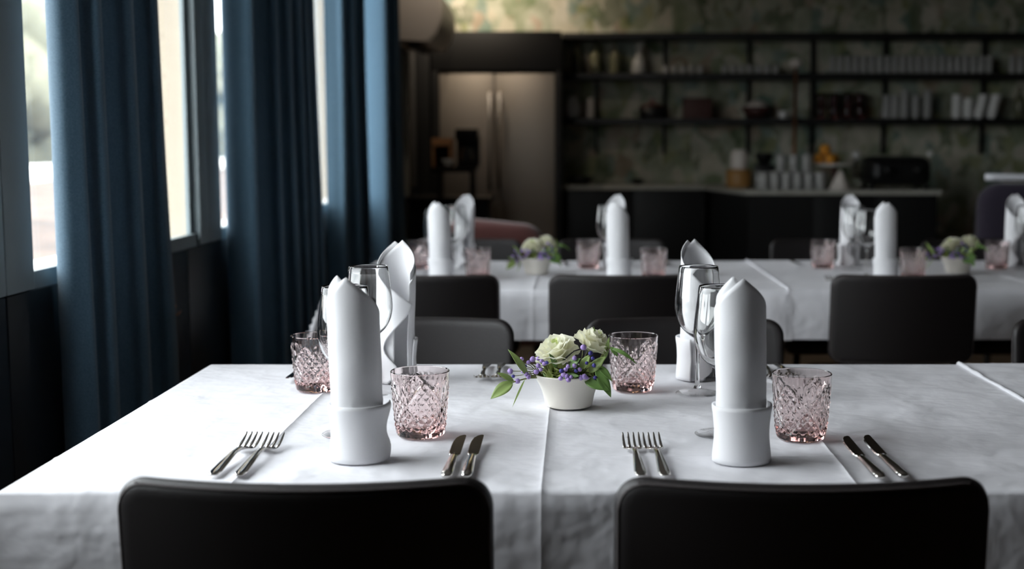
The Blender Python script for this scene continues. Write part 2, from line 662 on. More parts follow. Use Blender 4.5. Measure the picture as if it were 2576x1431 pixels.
# outside
gv = lambda i, j: (-2.0 - i * 1.6, -20 + j * 2.2, -0.5 + min(0.75, i * 0.075) + 0.18 * noise.noise(Vector((i * 0.5, j * 0.45, 0))) * min(1, i / 3))
link('garden_ground', gridme('garden_ground', gv, 60, 70), M['soil'])
tag(bpy.data.objects['garden_ground'], kind='structure')
struct('terrace_paving', (-2.6, -20, -0.6), (OUT - 0.01, 60, -0.05), M['paving'])
gw = boxo('garden_wall', (-16.3, 4, -0.2), (-16.0, 60, 0.62), M['whitewash'], None, 0.02)
tag(gw, 'low whitewashed garden wall outside the window beyond the bare soil', 'garden wall')


def crown_me(seed, R, Hc):
    bm = bmesh.new()
    rnd = random.Random(seed)
    for k in range(16):
        a = rnd.random() * 2 * PI
        rr = R * 0.62 * math.sqrt(rnd.random())
        zz = Hc * (0.2 + 0.6 * rnd.random())
        s = R * (0.34 + 0.2 * rnd.random())
        r = bmesh.ops.create_icosphere(bm, subdivisions=3, radius=s, matrix=Matrix.Translation((rr * math.cos(a), rr * math.sin(a), zz)))
        for vv in r['verts']:
            d = noise.noise(vv.co * 2.3 + Vector((seed, 0, 0))) * 0.28 * s + noise.noise(vv.co * 6.0) * 0.14 * s
            vv.co += (vv.co - Vector((rr * math.cos(a), rr * math.sin(a), zz))).normalized() * d
    return frombm('crown', bm)


for k, (x, y, h, R, lab) in enumerate([
        (-19.5, 30.0, 5.2, 2.3, 'pale leafy tree beyond the garden wall, seen beside the first curtain'),
        (-22.5, 52.0, 8.0, 4.2, 'broad tree farther along the garden wall'),
        (-23.0, 40.0, 6.0, 3.0, 'rounded tree standing between the two others outside'),
        (-18.5, 62.0, 7.5, 3.6, 'last tree along the garden wall, seen in the narrow window strip')]):
    t = thing('garden_tree', lab, 'tree', (x, y, 0.1), k * 1.3, 'trees outside the windows')
    link('trunk', tubeme('trunk', [(0, 0, -0.3), (0.1, 0, h * 0.25), (0.02, 0.1, h * 0.5)], lambda u: 0.22 - 0.1 * u, 10), M['trunk'], t)
    link('crown', crown_me(k + 3, R * 1.1, h * 1.05), M['tree'], t, (0, 0, -0.15 * h))

# ------------------------------------------------------------------ curtains
def curtain(name, label, lead, crests, end, seed, xv=-1.10):
    """plan polyline: lead points at the window, then room-side crests with valleys between them."""
    pts = list(lead)
    for k, (cx, cy) in enumerate(crests):
        if k:
            pts.append((cx - 0.040, cy + 0.010))
        pts += [(cx - 0.008, cy - 0.006), (cx, cy + 0.006), (cx - 0.010, cy + 0.034)]
        if k < len(crests) - 1:
            nx_, ny_ = crests[k + 1]
            d = ny_ - cy
            pts += [(xv + 0.02, cy + 0.034 + d * 0.22), (xv, cy + 0.02 + d * 0.55)]
    pts += list(end)
    plan = []
    n = len(pts)
    for i in range(n - 1):
        p0, p1, p2, p3 = pts[max(0, i - 1)], pts[i], pts[i + 1], pts[min(n - 1, i + 2)]
        for q in range(5):
            t = q / 5
            plan.append([0.5 * (2 * p1[d] + (p2[d] - p0[d]) * t + (2 * p0[d] - 5 * p1[d] + 4 * p2[d] - p3[d]) * t * t + (3 * p1[d] - p0[d] - 3 * p2[d] + p3[d]) * t ** 3) for d in (0, 1)])
    plan.append(list(pts[-1]))
    N, NZ = len(plan), 28
    yc = sum(p[1] for p in plan) / N

    def P(i, j):
        x, yy = plan[i]
        z = 0.015 + (2.70 - 0.015) * j / (NZ - 1)
        q = 1 - j / (NZ - 1)
        t = i / 12.0
        g = 0.90 + 0.18 * q
        x = -1.05 + (x + 1.05) * g if x > -1.05 else x
        yy = yc + (yy - yc) * (0.985 + 0.03 * q) + 0.22 * (q - 0.62) * (i / N) * (plan[-1][1] - plan[0][1])
        yy += 0.012 * noise.noise(Vector((t * 0.6, z * 0.8, seed))) * min(1, i / 8)
        x += 0.009 * noise.noise(Vector((t * 0.8, z * 0.9, seed + 9))) * min(1, i / 8)
        x = max(x, -1.122)
        return (x + 1.05, yy - yc, z)
    o = link(name, gridme(name, P, N, NZ), M['curtain'], None, (-1.05, yc, 0))
    solid(o, 0.003, 1.0)
    return tag(o, label, 'curtain', 'blue floor length window curtains')


curtain('curtain', 'blue curtain nearest the front table, beside the grey window post',
        [(-1.121, 2.790), (-1.116, 2.774), (-1.092, 2.750), (-1.072, 2.738)],
        [(-1.046, 2.748), (-1.022, 2.815), (-1.004, 2.955), (-0.992, 3.115)], [(-1.07, 3.17), (-1.09, 3.22)], 2)
curtain('curtain', 'blue curtain in the middle, behind the pale strip of the second window',
        [(-1.120, 4.150), (-1.112, 4.135), (-1.085, 4.125), (-1.045, 4.120)],
        [(-1.022, 4.125), (-0.992, 4.34), (-0.986, 4.54), (-0.985, 4.70), (-0.985, 4.84), (-0.983, 4.96)], [(-1.07, 5.01), (-1.09, 5.04)], 5)
curtain('curtain', 'darker blue curtain just left of the bright sunlit one, far down the windows',
        [(-1.117, 5.80), (-1.10, 5.806), (-1.06, 5.816)],
        [(-1.031, 5.82), (-0.992, 5.915), (-0.985, 6.14)], [(-1.06, 6.20), (-1.09, 6.24)], 9)
curtain('curtain', 'farthest blue curtain with a bright sunlit fold, beside the dark corner',
        [(-1.11, 6.675), (-1.09, 6.672), (-1.03, 6.672), (-0.99, 6.677)],
        [(-0.968, 6.69), (-0.958, 7.0), (-0.965, 7.2)], [(-1.06, 7.27), (-1.10, 7.32)], 12)

# ------------------------------------------------------------------ tables and cloths
TZ = 0.75


def make_table(label, x0, x1, y0, y1):
    t = thing('dining_table', label, 'table', ((x0 + x1) / 2, (y0 + y1) / 2, 0), 0, 'long dining tables')
    hx, hy = (x1 - x0) / 2, (y1 - y0) / 2
    boxo('tabletop', (-hx + 0.012, -hy + 0.012, TZ - 0.035), (hx - 0.012, hy - 0.012, TZ - 0.006), M['wood'], t, 0.003)
    for sx in (-1, 1):
        for sy in (-1, 1):
            px, py = sx * (hx - 0.09), sy * (hy - 0.08)
            boxo('leg', (px - 0.025, py - 0.025, 0.0), (px + 0.025, py + 0.025, TZ - 0.034), M['leg'], t, 0.003)
    return t


make_table('long dining table set for two pairs, closest to the window post', -0.74, 1.55, 1.62, 2.585)
make_table('long dining table farther back, in front of the bar counter', -0.765, 2.65, 3.95, 4.945)


def make_cloth(label, x0, x1, y0, y1, drop, creases, ycreases, seed, left=True, right=False, seamx=None, lift=0.0):
    def axis(lo, hi, step, cs, dl, dh):
        pts = set()
        n = int((hi - lo) / step)
        for q in lin(lo, hi, n + 1):
            pts.add(round(q, 5))
        for c in cs:
            if lo < c < hi:
                for d in (-0.014, -0.009, -0.006, -0.004, -0.002, -0.001, 0, 0.001, 0.002, 0.004, 0.006, 0.009, 0.014):
                    pts.add(round(c + d, 5))
        for d in (0.0, 0.003, 0.006, 0.01):
            pts.add(round(lo + d, 5))
            pts.add(round(hi - d, 5))
        if dl:
            for q in lin(lo - drop, lo - 0.004, 16):
                pts.add(round(q, 5))
        if dh:
            for q in lin(hi + 0.004, hi + drop, 16):
                pts.add(round(q, 5))
        return sorted(pts)
    us = axis(x0, x1, 0.012, creases, left, right)
    vs = axis(y0, y1, 0.009, ycreases, True, True)
    cx, cy = (x0 + x1) / 2, (y0 + y1) / 2

    def P(i, j):
        u, v = us[i], vs[j]
        ax = x0 - u if u < x0 else (u - x1 if u > x1 else 0.0)
        ay = y0 - v if v < y0 else (v - y1 if v > y1 else 0.0)
        sx = -1 if u < x0 else 1
        sy = -1 if v < y0 else 1
        bx, by = min(max(u, x0), x1), min(max(v, y0), y1)
        over = max(ax, ay)
        mn = min(ax, ay)
        n1 = noise.noise(Vector((u * 3.2, v * 9.0, seed)))
        n2 = noise.noise(Vector((u * 17.0 + v * 6, v * 21.0, seed + 3)))
        n3 = noise.noise(Vector((u * 2.0 + 3, v * 2.5, seed + 7)))
        n4 = noise.noise(Vector((u * 40.0 - v * 15, v * 48.0, seed + 5)))
        z = TZ + lift
        ridge = 0.0
        for c in creases:
            d = u - c
            ridge += (0.0030 if seamx is None or abs(c - seamx) > 1e-4 else 0.0) * math.exp(-abs(d) / 0.0035) + 0.0016 * math.exp(-(d / 0.016) ** 2) - 0.0008 * math.exp(-((d - 0.012) / 0.008) ** 2)
        yr = 0.0
        for c in ycreases:
            d = v - c
            yr += 0.0009 * math.exp(-abs(d) / 0.003)
        x, yv = bx, by
        if over <= 0:
            e = min(1.0, min(u - x0 if left else 9, v - y0, y1 - v) / 0.03)
            wv = max(0.0, n3) ** 0.5 if n3 > 0 else 0
            z += max(0, e) * (0.0018 * n1 + 0.0021 * n2 * (0.45 + wv) + 0.0008 * n4) + 0.0016
            z = TZ + lift + 0.0036 * math.tanh((z - TZ - lift) / 0.0036) + 0.9 * ridge + yr
            z -= 0.004 * max(0.0, 1 - min(u - x0 if left else 9, v - y0, y1 - v) / 0.008) ** 2
            return (x - cx, yv - cy, z)
        r = 0.008
        ang = min(over / r, PI / 2)
        down = r * (1 - math.cos(ang)) + max(0.0, over - r * PI / 2)
        outw = r * math.sin(ang) - r * 0.5
        flat = min(1.0, over / 0.05)
        sway = flat * (0.006 * n1 + 0.010 * noise.noise(Vector(((u if ay >= ax else v) * 5.0, down * 2.0, seed + 1))) + 0.006) + ridge * 0.35 * (1 if ay >= ax else 0)
        zc = 0.0009 * math.exp(-abs(down - 0.075) / 0.003)
        outw += sway + zc
        if ay >= ax:
            yv += sy * outw
            x += sx * (mn * 0.42)
            if ax > 0:
                yv += sy * 0.25 * mn
        else:
            x += sx * outw
            yv += sy * (mn * 0.42)
            if ay > 0:
                x += sx * 0.25 * mn
        return (x - cx, yv - cy, z - 0.003 - down)
    me = gridme('tablecloth', P, len(us), len(vs))
    o = link('tablecloth', me, M['cloth'], None, (cx, cy, 0))
    return tag(o, label, 'tablecloth', 'white tablecloths')


# front table: two cloths that overlap at the right-hand crease
make_cloth('white creased tablecloth under the cream flower bowl and two pink glass pairs', -0.745, 0.79, 1.615, 2.59, 0.165, [-0.45, -0.045, 0.365], [1.80, 2.21], 1.3, True, False)
make_cloth('short stretch of white tablecloth overlapping the front cloth at the right end', 0.772, 1.56, 1.613, 2.592, 0.165, [0.7745, 1.18], [1.80, 2.21], 8.1, False, True, None, 0.0022)
make_cloth('white tablecloth of the back table under the left flower bowl', -0.77, 0.665, 3.945, 4.95, 0.155, [-0.53, -0.134, 0.26], [4.2, 4.6], 3.7, True, False)
make_cloth('white tablecloth of the back table under the right flower bowl', 0.65, 2.66, 3.943, 4.952, 0.155, [0.6525, 1.05, 1.45, 1.85], [4.2, 4.6], 5.9, False, True, None, 0.0022)
TOP = TZ + 0.0037

# ------------------------------------------------------------------ chairs
CH_H, CH_Z = 0.265, 0.6875
bend_back = lambda x, z: -0.046 * (1 - (x / 0.215) ** 2) - 0.10 * (z / 0.30) * 0.25


def make_chair(label):
    t = thing('dining_chair', label, 'chair', (0, 0, 0), 0, 'dark leather dining chairs')
    bk = link('backrest', padme('backrest', 0.428, CH_H, 0.036, 0.032, 0.012, bend_back), M['leather'], t, (0, 0, CH_Z))
    pts = []
    W2, H2, r = 0.428 / 2 - 0.005, CH_H / 2 - 0.005, 0.034
    for cx, cz, a0 in ((W2 - r, H2 - r, 0), (-W2 + r, H2 - r, PI / 2), (-W2 + r, -H2 + r, PI), (W2 - r, -H2 + r, 1.5 * PI)):
        for q in range(7):
            a = a0 + q * PI / 12
            pts.append((cx + r * math.cos(a), cz + r * math.sin(a)))
    dense = []
    for i in range(len(pts)):
        p, q = pts[i], pts[(i + 1) % len(pts)]
        n = max(1, int(math.hypot(p[0] - q[0], p[1] - q[1]) / 0.03))
        for k in range(n):
            dense.append((p[0] + (q[0] - p[0]) * k / n, p[1] + (q[1] - p[1]) * k / n))
    link('piping', tubeme('piping', [(x, bend_back(x, z) - 0.0128, z) for x, z in dense], 0.0022, 6, True), M['thread'], bk)
    # a row of stitches along the top edge of the back
    for k in range(44):
        x = -0.185 + 0.37 * k / 43
        yb = bend_back(x, CH_H / 2)
        if k == 0:
            sm = frombm('stitch', box((-0.0028, -0.0006, -0.0006), (0.0028, 0.0006, 0.0006)), False)
        link('stitch', sm, M['thread'], bk, (x, yb - 0.0112, CH_H / 2 - 0.0035), (0, 0, math.atan(2 * 0.046 * x / 0.215 ** 2)))
    smesh = padme('seat', 0.44, 0.43, 0.05, 0.055, 0.024, lambda x, z: 0.0, 16, 16)
    link('seat', smesh, M['leather'], t, (0, 0.235, 0.455), (-PI / 2, 0, 0))
    for sx in (-1, 1):
        link('back_support', tubeme('back_support', [(sx * 0.15, 0.05, 0.43), (sx * 0.15, -0.004, 0.47), (sx * 0.15, -0.014, 0.53), (sx * 0.15, -0.018, 0.63)], 0.009, 8), M['leg'], t)
        link('leg', tubeme('leg', [(sx * 0.17, 0.06, 0.43), (sx * 0.20, 0.015, 0.0)], lambda u: 0.014 - 0.004 * u, 8), M['leg'], t)
        link('leg', tubeme('leg', [(sx * 0.17, 0.40, 0.43), (sx * 0.20, 0.44, 0.0)], lambda u: 0.014 - 0.004 * u, 8), M['leg'], t)
    return t


ch0 = make_chair('dark leather chair at the front table by the left place setting, back to the viewer')
ch0.location = (-0.309, 1.452, 0)
NEAR, FACE = 0, PI
dup(ch0, (0.257, 1.452, 0), 0.0, 'dark leather chair at the front table by the right place setting, back to the viewer')
dup(ch0, (-0.348, 2.742, 0), PI, 'leather chair facing the viewer across the front table, behind the two-pointed napkin')
dup(ch0, (0.232, 2.742, 0), PI, 'leather chair facing the viewer across the front table, behind the flower bowl')
dup(ch0, (1.152, 2.742, 0), PI, 'leather chair facing the viewer at the right end of the front table')
dup(ch0, (-0.438, 3.765, 0), 0, 'leather chair with its back to the viewer at the back table, closest to the curtains')
dup(ch0, (0.132, 3.765, 0), 0, 'leather chair with its back to the viewer at the back table, between two others')
dup(ch0, (0.957, 3.765, 0), 0, 'leather chair with its back to the viewer at the back table, apart on the right')
dup(ch0, (-0.43, 5.12, 0), PI, 'leather chair on the bar side of the back table, closest to the curtains')
dup(ch0, (0.14, 5.12, 0), PI, 'leather chair on the bar side of the back table, behind the middle napkins')
dup(ch0, (0.985, 5.12, 0), PI, 'leather chair on the bar side of the back table, third from the curtains')
dup(ch0, (1.585, 5.12, 0), PI, 'leather chair on the bar side of the back table, farthest from the curtains')
dup(ch0, (2.74, 8.2, 0), 0, 'lone leather chair by the end of the bar counter with a bright edge')

# ------------------------------------------------------------------ napkins
def make_napkin(label, seed=0):
    t = thing('napkin', label, 'napkin', (0, 0, 0), 0, 'white standing folded napkins')
    R = 0.0325

    def sheet(p0, endf, tip, H0, r0, slope, nphi=58, nz=30, flare=0.0):
        def P(i, j):
            s = i / (nphi - 1)
            q = j / (nz - 1)
            ph = p0 + (endf(q * 0.16) - p0) * s
            for _ in range(2):
                h = max(0.05, H0 - slope * R * abs(ph - tip))
                z = q * h
                ph = p0 + (endf(z) - p0) * s
            r = r0 + 0.0022 * (s - 0.5)
            r += 0.0010 * noise.noise(Vector((ph * 1.2, z * 20, seed)))
            r -= 0.0022 * math.exp(-((z - 0.10) / 0.03) ** 2) * (0.5 + 0.5 * math.sin(ph * 2 + seed))
            r += flare * max(0.0, (s - 0.8) / 0.2) ** 2
            if z < 0.08:
                r -= 0.001
            lean = 0.006 * z / 0.25
            return (r * 1.06 * math.sin(ph) - lean, -r * 0.96 * math.cos(ph), z)
        return gridme('fold', P, nphi, nz)
    rad = math.radians
    zig = lambda z: interp([0.0, 0.02, 0.066, 0.15, 0.3], [rad(150), rad(180), rad(138), rad(212), rad(214)], z)
    solid(link('outer_fold', sheet(rad(-150), zig, rad(-4), 0.260, R + 0.0014, 0.92, flare=0.006), M['napkin'], t), 0.0011)
    solid(link('inner_fold', sheet(rad(-140), lambda z: rad(165), rad(-28), 0.262, R - 0.0016, 0.92), M['napkin'], t), 0.0011)

    def cuff(i, j):
        s = i / 59
        ph = rad(-132) + (rad(118) - rad(-132)) * s
        q = j / 11
        z = 0.0005 + q * 0.081
        if j == 11:
            z -= 0.0015
        r = R + 0.0042 + 0.0012 * math.cos(q * PI * 2) + (0.0008 if j >= 10 else 0) + 0.0006 * noise.noise(Vector((ph, z * 25, seed + 4)))
        r += 0.007 * max(0.0, (s - 0.86) / 0.14) ** 1.5 * (0.6 + 0.4 * math.sin(q * 9))
        return (r * 1.06 * math.sin(ph), -r * 0.98 * math.cos(ph), z)
    solid(link('cuff', gridme('cuff', cuff, 60, 12), M['napkin'], t), 0.0020)
    return t


npk = make_napkin('rolled white napkin standing beside two forks, closest to the blue curtain on the front table')
npk.location = (-0.306, 1.783, TOP)
dup(npk, (0.231, 1.773, TOP), 0.12, 'rolled white napkin standing beside the right pair of forks on the front table')
dup(npk, (-0.339, 2.391, TOP), PI + 0.32, 'two-pointed white napkin standing open behind a wine glass, far left of the front table')
dup(npk, (0.228, 2.42, TOP), PI + 0.78, 'white napkin with a single slanted point standing behind two wine glasses on the front table')
for x, yy, rz, lab in (
        (-0.434, 4.12, 0.2, 'rolled napkin on the back table closest to the curtains, near side'),
        (0.136, 4.12, -0.1, 'rolled napkin on the back table in front of another napkin, between two pink tumblers'),
        (0.991, 4.12, 0.1, 'rolled napkin on the back table, near side, left of the right flower bowl'),
        (-0.413, 4.73, PI + 0.2, 'open napkin on the bar side of the back table closest to the curtains'),
        (0.14, 4.73, PI + 0.1, 'napkin on the bar side of the back table, half hidden behind another napkin'),
        (1.0, 4.73, PI + 0.3, 'open napkin on the bar side of the back table, second pair of settings'),
        (1.605, 4.73, PI + 0.2, 'open napkin on the bar side of the back table, beyond the right flower bowl')):
    dup(npk, (x, yy, TOP), rz, lab)

# ------------------------------------------------------------------ pink tumblers
def tumbler_me():
    NT, NZ = 240, 58
    Hh, rb, rt = 0.100, 0.0365, 0.0448
    tri = lambda x: abs((x % 1.0) - 0.5) * 2
    v, rows, f = [], [], []

    def outer(ang, z):
        q = z / Hh
        r = rb + (rt - rb) * q ** 0.9
        if z < 0.006:
            r -= 0.0035 * (1 - z / 0.006) ** 2
        z0, z1 = 0.010, 0.088
        if z0 < z < z1:
            vv = (z - z0) / (z1 - z0)
            u = (ang / (2 * PI) * 4) % 1.0 - 0.5          # four panels round the glass
            fade = min(1.0, (z - z0) / 0.004, (z1 - z) / 0.006)
            a, b = abs((vv - 0.5) - u), abs((vv - 0.5) + u)
            m_ = min(a, b)
            d = 0.0
            star = math.hypot(u, vv - 0.5)
            if m_ < 0.07:
                d = -0.0020 * (1 - m_ / 0.07)
            elif abs(u) < abs(vv - 0.5) and vv > 0.5:
                d = 0.0013 * tri(u * 7 + 0.25) - 0.0005
            else:
                p_, q_ = tri(u * 5 + vv * 5), tri(u * 5 - vv * 5)
                d = 0.0022 * min(p_, q_) - 0.0007
            r += d * fade
        return r
    zs = [0, 0.0015, 0.003, 0.006] + lin(0.0085, 0.090, NZ - 8) + [0.093, 0.0965, 0.099]
    for z in zs:
        rows.append(list(range(len(v), len(v) + NT)))
        for i in range(NT):
            a = 2 * PI * i / NT
            r = outer(a, z)
            v.append((r * math.cos(a), r * math.sin(a), z))
    inner = [(rt - 0.0008, Hh), (rt - 0.0016, Hh), (rt - 0.0024, 0.099), (rt - 0.0036, 0.085), (rb - 0.001, 0.030), (rb - 0.004, 0.018), (rb - 0.012, 0.0145), (0.012, 0.0140)]
    for r, z in inner:
        rows.append(list(range(len(v), len(v) + NT)))
        for i in range(NT):
            a = 2 * PI * i / NT
            v.append((r * math.cos(a), r * math.sin(a), z))
    for A, B in zip(rows, rows[1:]):
        for i in range(NT):
            j = (i + 1) % NT
            f.append((A[i], A[j], B[j], B[i]))
    v.append((0, 0, 0.014))
    top = len(v) - 1
    for i in range(NT):
        f.append((rows[-1][i], rows[-1][(i + 1) % NT], top))
    v.append((0, 0, 0.002))
    bot = len(v) - 1
    for i in range(NT):
        f.append((rows[0][(i + 1) % NT], rows[0][i], bot))
    me = pymesh('pink_tumbler', v, f, True)
    me.set_sharp_from_angle(angle=math.radians(18))
    me.materials.append(M['pink'])
    return me


tum = tumbler_me()
GT = 'pink cut glass tumblers on the tables'
for k, (x, yy, rz, lab) in enumerate((
        (-0.237, 1.932, 0.3, 'pink cut-glass tumbler between the left front napkin and the table knives'),
        (-0.469, 2.300, 1.3, 'pink cut-glass tumbler half hidden behind the left front napkin'),
        (0.102, 2.300, 0.75, 'pink cut-glass tumbler right behind the flower bowl leaves'),
        (0.338, 1.911, 0.85, 'pink cut-glass tumbler right of the second front napkin, by the knives'),
        (-0.328, 4.27, 0.1, 'pink tumbler on the back table, near side, first from the curtains'),
        (0.256, 4.27, 0.5, 'pink tumbler on the back table, near side, right of the middle napkin'),
        (1.117, 4.27, 0.9, 'pink tumbler on the back table, near side, left of the right flower bowl'),
        (-0.559, 4.63, 0.3, 'pink tumbler on the bar side of the back table closest to the curtains'),
        (0.043, 4.63, 0.6, 'pink tumbler on the bar side of the back table between flowers and middle napkin'),
        (0.886, 4.63, 1.0, 'pink tumbler on the bar side of the back table, right of the cloth seam'),
        (1.502, 4.60, 0.2, 'pink tumbler behind the right flower bowl, partly hidden by a napkin'))):
    o = link('pink_tumbler', tum, None, None, (x, yy, TOP), (0, 0, rz))
    tag(o, lab, 'glass', GT)

# ------------------------------------------------------------------ wine glasses
WGP_OUT = [(0, 0.0), (0.037, 0.0), (0.0385, 0.0012), (0.036, 0.0026), (0.018, 0.0050), (0.007, 0.0100), (0.0042, 0.018), (0.0036, 0.040), (0.0036, 0.075), (0.0042, 0.092), (0.0075, 0.100), (0.018, 0.107),
           (0.030, 0.119), (0.038, 0.135), (0.0412, 0.152), (0.0408, 0.170), (0.0385, 0.192), (0.0348, 0.225)]
WGP_IN = [(0.0344, 0.2258), (0.0338, 0.2252), (0.0374, 0.192), (0.0397, 0.170), (0.0400, 0.152), (0.0368, 0.136), (0.0288, 0.1205), (0.017, 0.1095), (0.007, 0.1045), (0, 0.1035)]


def smooth_prof(p, k=3):
    out = []
    n = len(p)
    for i in range(n - 1):
        p0, p1, p2, p3 = p[max(0, i - 1)], p[i], p[i + 1], p[min(n - 1, i + 2)]
        for s in range(k):
            t = s / k
            c = [0.5 * (2 * p1[d] + (p2[d] - p0[d]) * t + (2 * p0[d] - 5 * p1[d] + 4 * p2[d] - p3[d]) * t * t + (3 * p1[d] - p0[d] - 3 * p2[d] + p3[d]) * t ** 3) for d in (0, 1)]
            out.append((max(0.0, c[0]), c[1]))
    out.append(p[-1])
    return out


bowl_prof = [(0, 0.0905), (0.0042, 0.092)] + smooth_prof(WGP_OUT[10:], 3) + smooth_prof(WGP_IN, 3)
stem_prof = [(0, 0.0095), (0.0072, 0.0100)] + smooth_prof(WGP_OUT[6:10], 3) + [(0, 0.0920)]
foot_prof = [(0, 0.0), (0.0372, 0.0)] + smooth_prof(WGP_OUT[2:6], 3) + [(0, 0.0105)]
wg_parts = []
for nm_, pf_, mt_ in (('bowl', bowl_prof, 'clear'), ('stem', stem_prof, 'clear'), ('foot', foot_prof, 'thin')):
    me_ = latheme(nm_, pf_, 56)
    me_.materials.append(M[mt_])
    wg_parts.append((nm_, me_))
for x, yy, lab in (
        (-0.350, 1.938, 'clear wine glass mostly hidden behind the left front napkin'),
        (-0.366, 2.263, 'clear wine glass in front of the two-pointed napkin'),
        (0.215, 2.263, 'clear wine glass in front of the single-pointed napkin, its whole stem showing'),
        (0.219, 1.938, 'clear wine glass peeking out left of the right front napkin'),
        (-0.466, 4.28, 'wine glass behind the near napkin of the back table closest to the curtains'),
        (0.126, 4.28, 'wine glass behind the near middle napkin of the back table'),
        (0.965, 4.28, 'wine glass between the two napkins left of the right flower bowl, near side'),
        (-0.430, 4.58, 'wine glass before the open napkin of the back table closest to the curtains'),
        (0.112, 4.58, 'wine glass before the hidden middle napkin of the back table'),
        (0.985, 4.58, 'wine glass before the open napkin of the second pair on the back table'),
        (1.60, 4.58, 'wine glass before the last open napkin beyond the right flower bowl')):
    o = thing('wine_glass', lab, 'wine glass', (x, yy, TOP), 0, 'wine glasses at the place settings')
    for nm_, me_ in wg_parts:
        link(nm_, me_, None, o)

# ------------------------------------------------------------------ cutlery
def strip(name, stations, nseg=10):
    """stations: (y, z, half width, half thickness) along y, elliptical section."""
    v, f = [], []
    for y, z, hw, ht in stations:
        for j in range(nseg):
            a = 2 * PI * j / nseg
            v.append((hw * math.cos(a), y, z + ht * math.sin(a)))
    k = len(stations)
    for i in range(k - 1):
        for j in range(nseg):
            f.append((i * nseg + j, i * nseg + (j + 1) % nseg, (i + 1) * nseg + (j + 1) % nseg, (i + 1) * nseg + j))
    f.append(tuple(range(nseg)))
    f.append(tuple(range((k - 1) * nseg, k * nseg)))
    me = pymesh(name, v, f)
    bm = bmesh.new()
    bm.from_mesh(me)
    bmesh.ops.recalc_face_normals(bm, faces=bm.faces[:])
    bm.to_mesh(me)
    bm.free()
    me.shade_smooth()
    return me


def make_fork(label):
    t = thing('fork', label, 'fork', (0, 0, 0), 0, 'forks at the place settings')
    link('handle', strip('handle', [(-0.108, 0.004, 0.003, 0.0012), (-0.106, 0.004, 0.0065, 0.0018), (-0.09, 0.0045, 0.0078, 0.0022), (-0.05, 0.0075, 0.0062, 0.0030), (-0.01, 0.0105, 0.0042, 0.0036), (0.02, 0.0095, 0.0034, 0.0033), (0.036, 0.0062, 0.0042, 0.0022), (0.043, 0.0046, 0.0065, 0.0012)]), M['steel'], t)
    link('head', strip('head', [(0.034, 0.0066, 0.0042, 0.0011), (0.039, 0.0052, 0.0088, 0.0010), (0.044, 0.0042, 0.0116, 0.0010), (0.050, 0.0038, 0.0124, 0.0010), (0.0535, 0.0040, 0.0125, 0.0009)], 12), M['steel'], t)
    tm = strip('tine', [(0.0, 0.0, 0.0023, 0.0009), (0.012, 0.0014, 0.0021, 0.0010), (0.028, 0.0052, 0.0017, 0.0010), (0.042, 0.0108, 0.0012, 0.0008), (0.045, 0.0124, 0.0006, 0.0005)], 8)
    for k in range(4):
        link('tine', tm, M['steel'], t, ((k - 1.5) * 0.0069, 0.052, 0.0040), (0, 0, 0))
    return t


def make_knife(label):
    t = thing('table_knife', label, 'knife', (0, 0, 0), 0, 'knives at the place settings')
    link('handle', strip('handle', [(-0.112, 0.004, 0.003, 0.002), (-0.110, 0.0042, 0.0068, 0.0034), (-0.095, 0.0046, 0.0085, 0.0042), (-0.05, 0.0048, 0.0074, 0.0044), (-0.01, 0.0046, 0.0058, 0.0044), (-0.002, 0.0044, 0.0062, 0.0042), (0.002, 0.0044, 0.0040, 0.0020)]), M['steel'], t)
    out = [(0.0055, 0.0), (0.0080, 0.004), (0.0082, 0.03), (0.0084, 0.075), (0.0083, 0.100), (0.0070, 0.1035), (0.004, 0.1030), (-0.001, 0.098), (-0.0058, 0.086), (-0.0084, 0.068), (-0.0092, 0.045), (-0.0090, 0.015), (-0.0078, 0.004), (-0.0050, 0.0)]
    bm = bmesh.new()
    a = [bm.verts.new((x, y, 0.0042)) for x, y in out]
    b = [bm.verts.new((x * 0.92 + 0.0004, y, 0.0058)) for x, y in out]
    bm.faces.new(a)
    bm.faces.new(b)
    n = len(out)
    for i in range(n):
        bm.faces.new((a[i], a[(i + 1) % n], b[(i + 1) % n], b[i]))
    link('blade', frombm('blade', bm, True, True), M['steel'], t, (0, 0, 0.0004), (0.05, 0.05, 0))
    return t


fk = make_fork('left fork of the pair by the left front napkin')
fk.location = (-0.480, 1.785, TOP)
fk.scale = (1.12, 1.0, 1.0)
fk.rotation_euler = (0, 0, -0.03)
dup(fk, (-0.446, 1.782, TOP), -0.02, 'right fork of the pair by the left front napkin')
dup(fk, (0.083, 1.782, TOP), 0.03, 'left fork of the pair by the right front napkin')
dup(fk, (0.114, 1.782, TOP), 0.04, 'right fork of the pair by the right front napkin')
dup(fk, (-0.178, 2.455, TOP), PI, 'fork lying tines toward the viewer left of the flower bowl, outer one')
dup(fk, (-0.149, 2.458, TOP), PI, 'fork lying tines toward the viewer left of the flower bowl, nearer the bowl')
dup(fk, (0.400, 2.46, TOP), PI, 'fork behind the right pink tumbler of the front table, outer one')
dup(fk, (0.369, 2.46, TOP), PI, 'fork behind the right pink tumbler of the front table, inner one')
kf = make_knife('left knife of the pair beside the left pink tumbler')
kf.location = (-0.172, 1.782, TOP)
kf.rotation_euler = (0, 0, 0)
dup(kf, (-0.146, 1.783, TOP), 0.0, 'right knife of the pair beside the left pink tumbler')
dup(kf, (0.398, 1.775, TOP), 0.03, 'left knife of the pair beside the right pink tumbler')
dup(kf, (0.430, 1.782, TOP), 0.03, 'right knife of the pair beside the right pink tumbler')
dup(kf, (-0.536, 2.463, TOP), PI + 0.05, 'knife tip showing left of the rear pink tumbler on the front table')
dup(kf, (-0.506, 2.465, TOP), PI + 0.03, 'knife hidden behind the rear left pink tumbler on the front table')
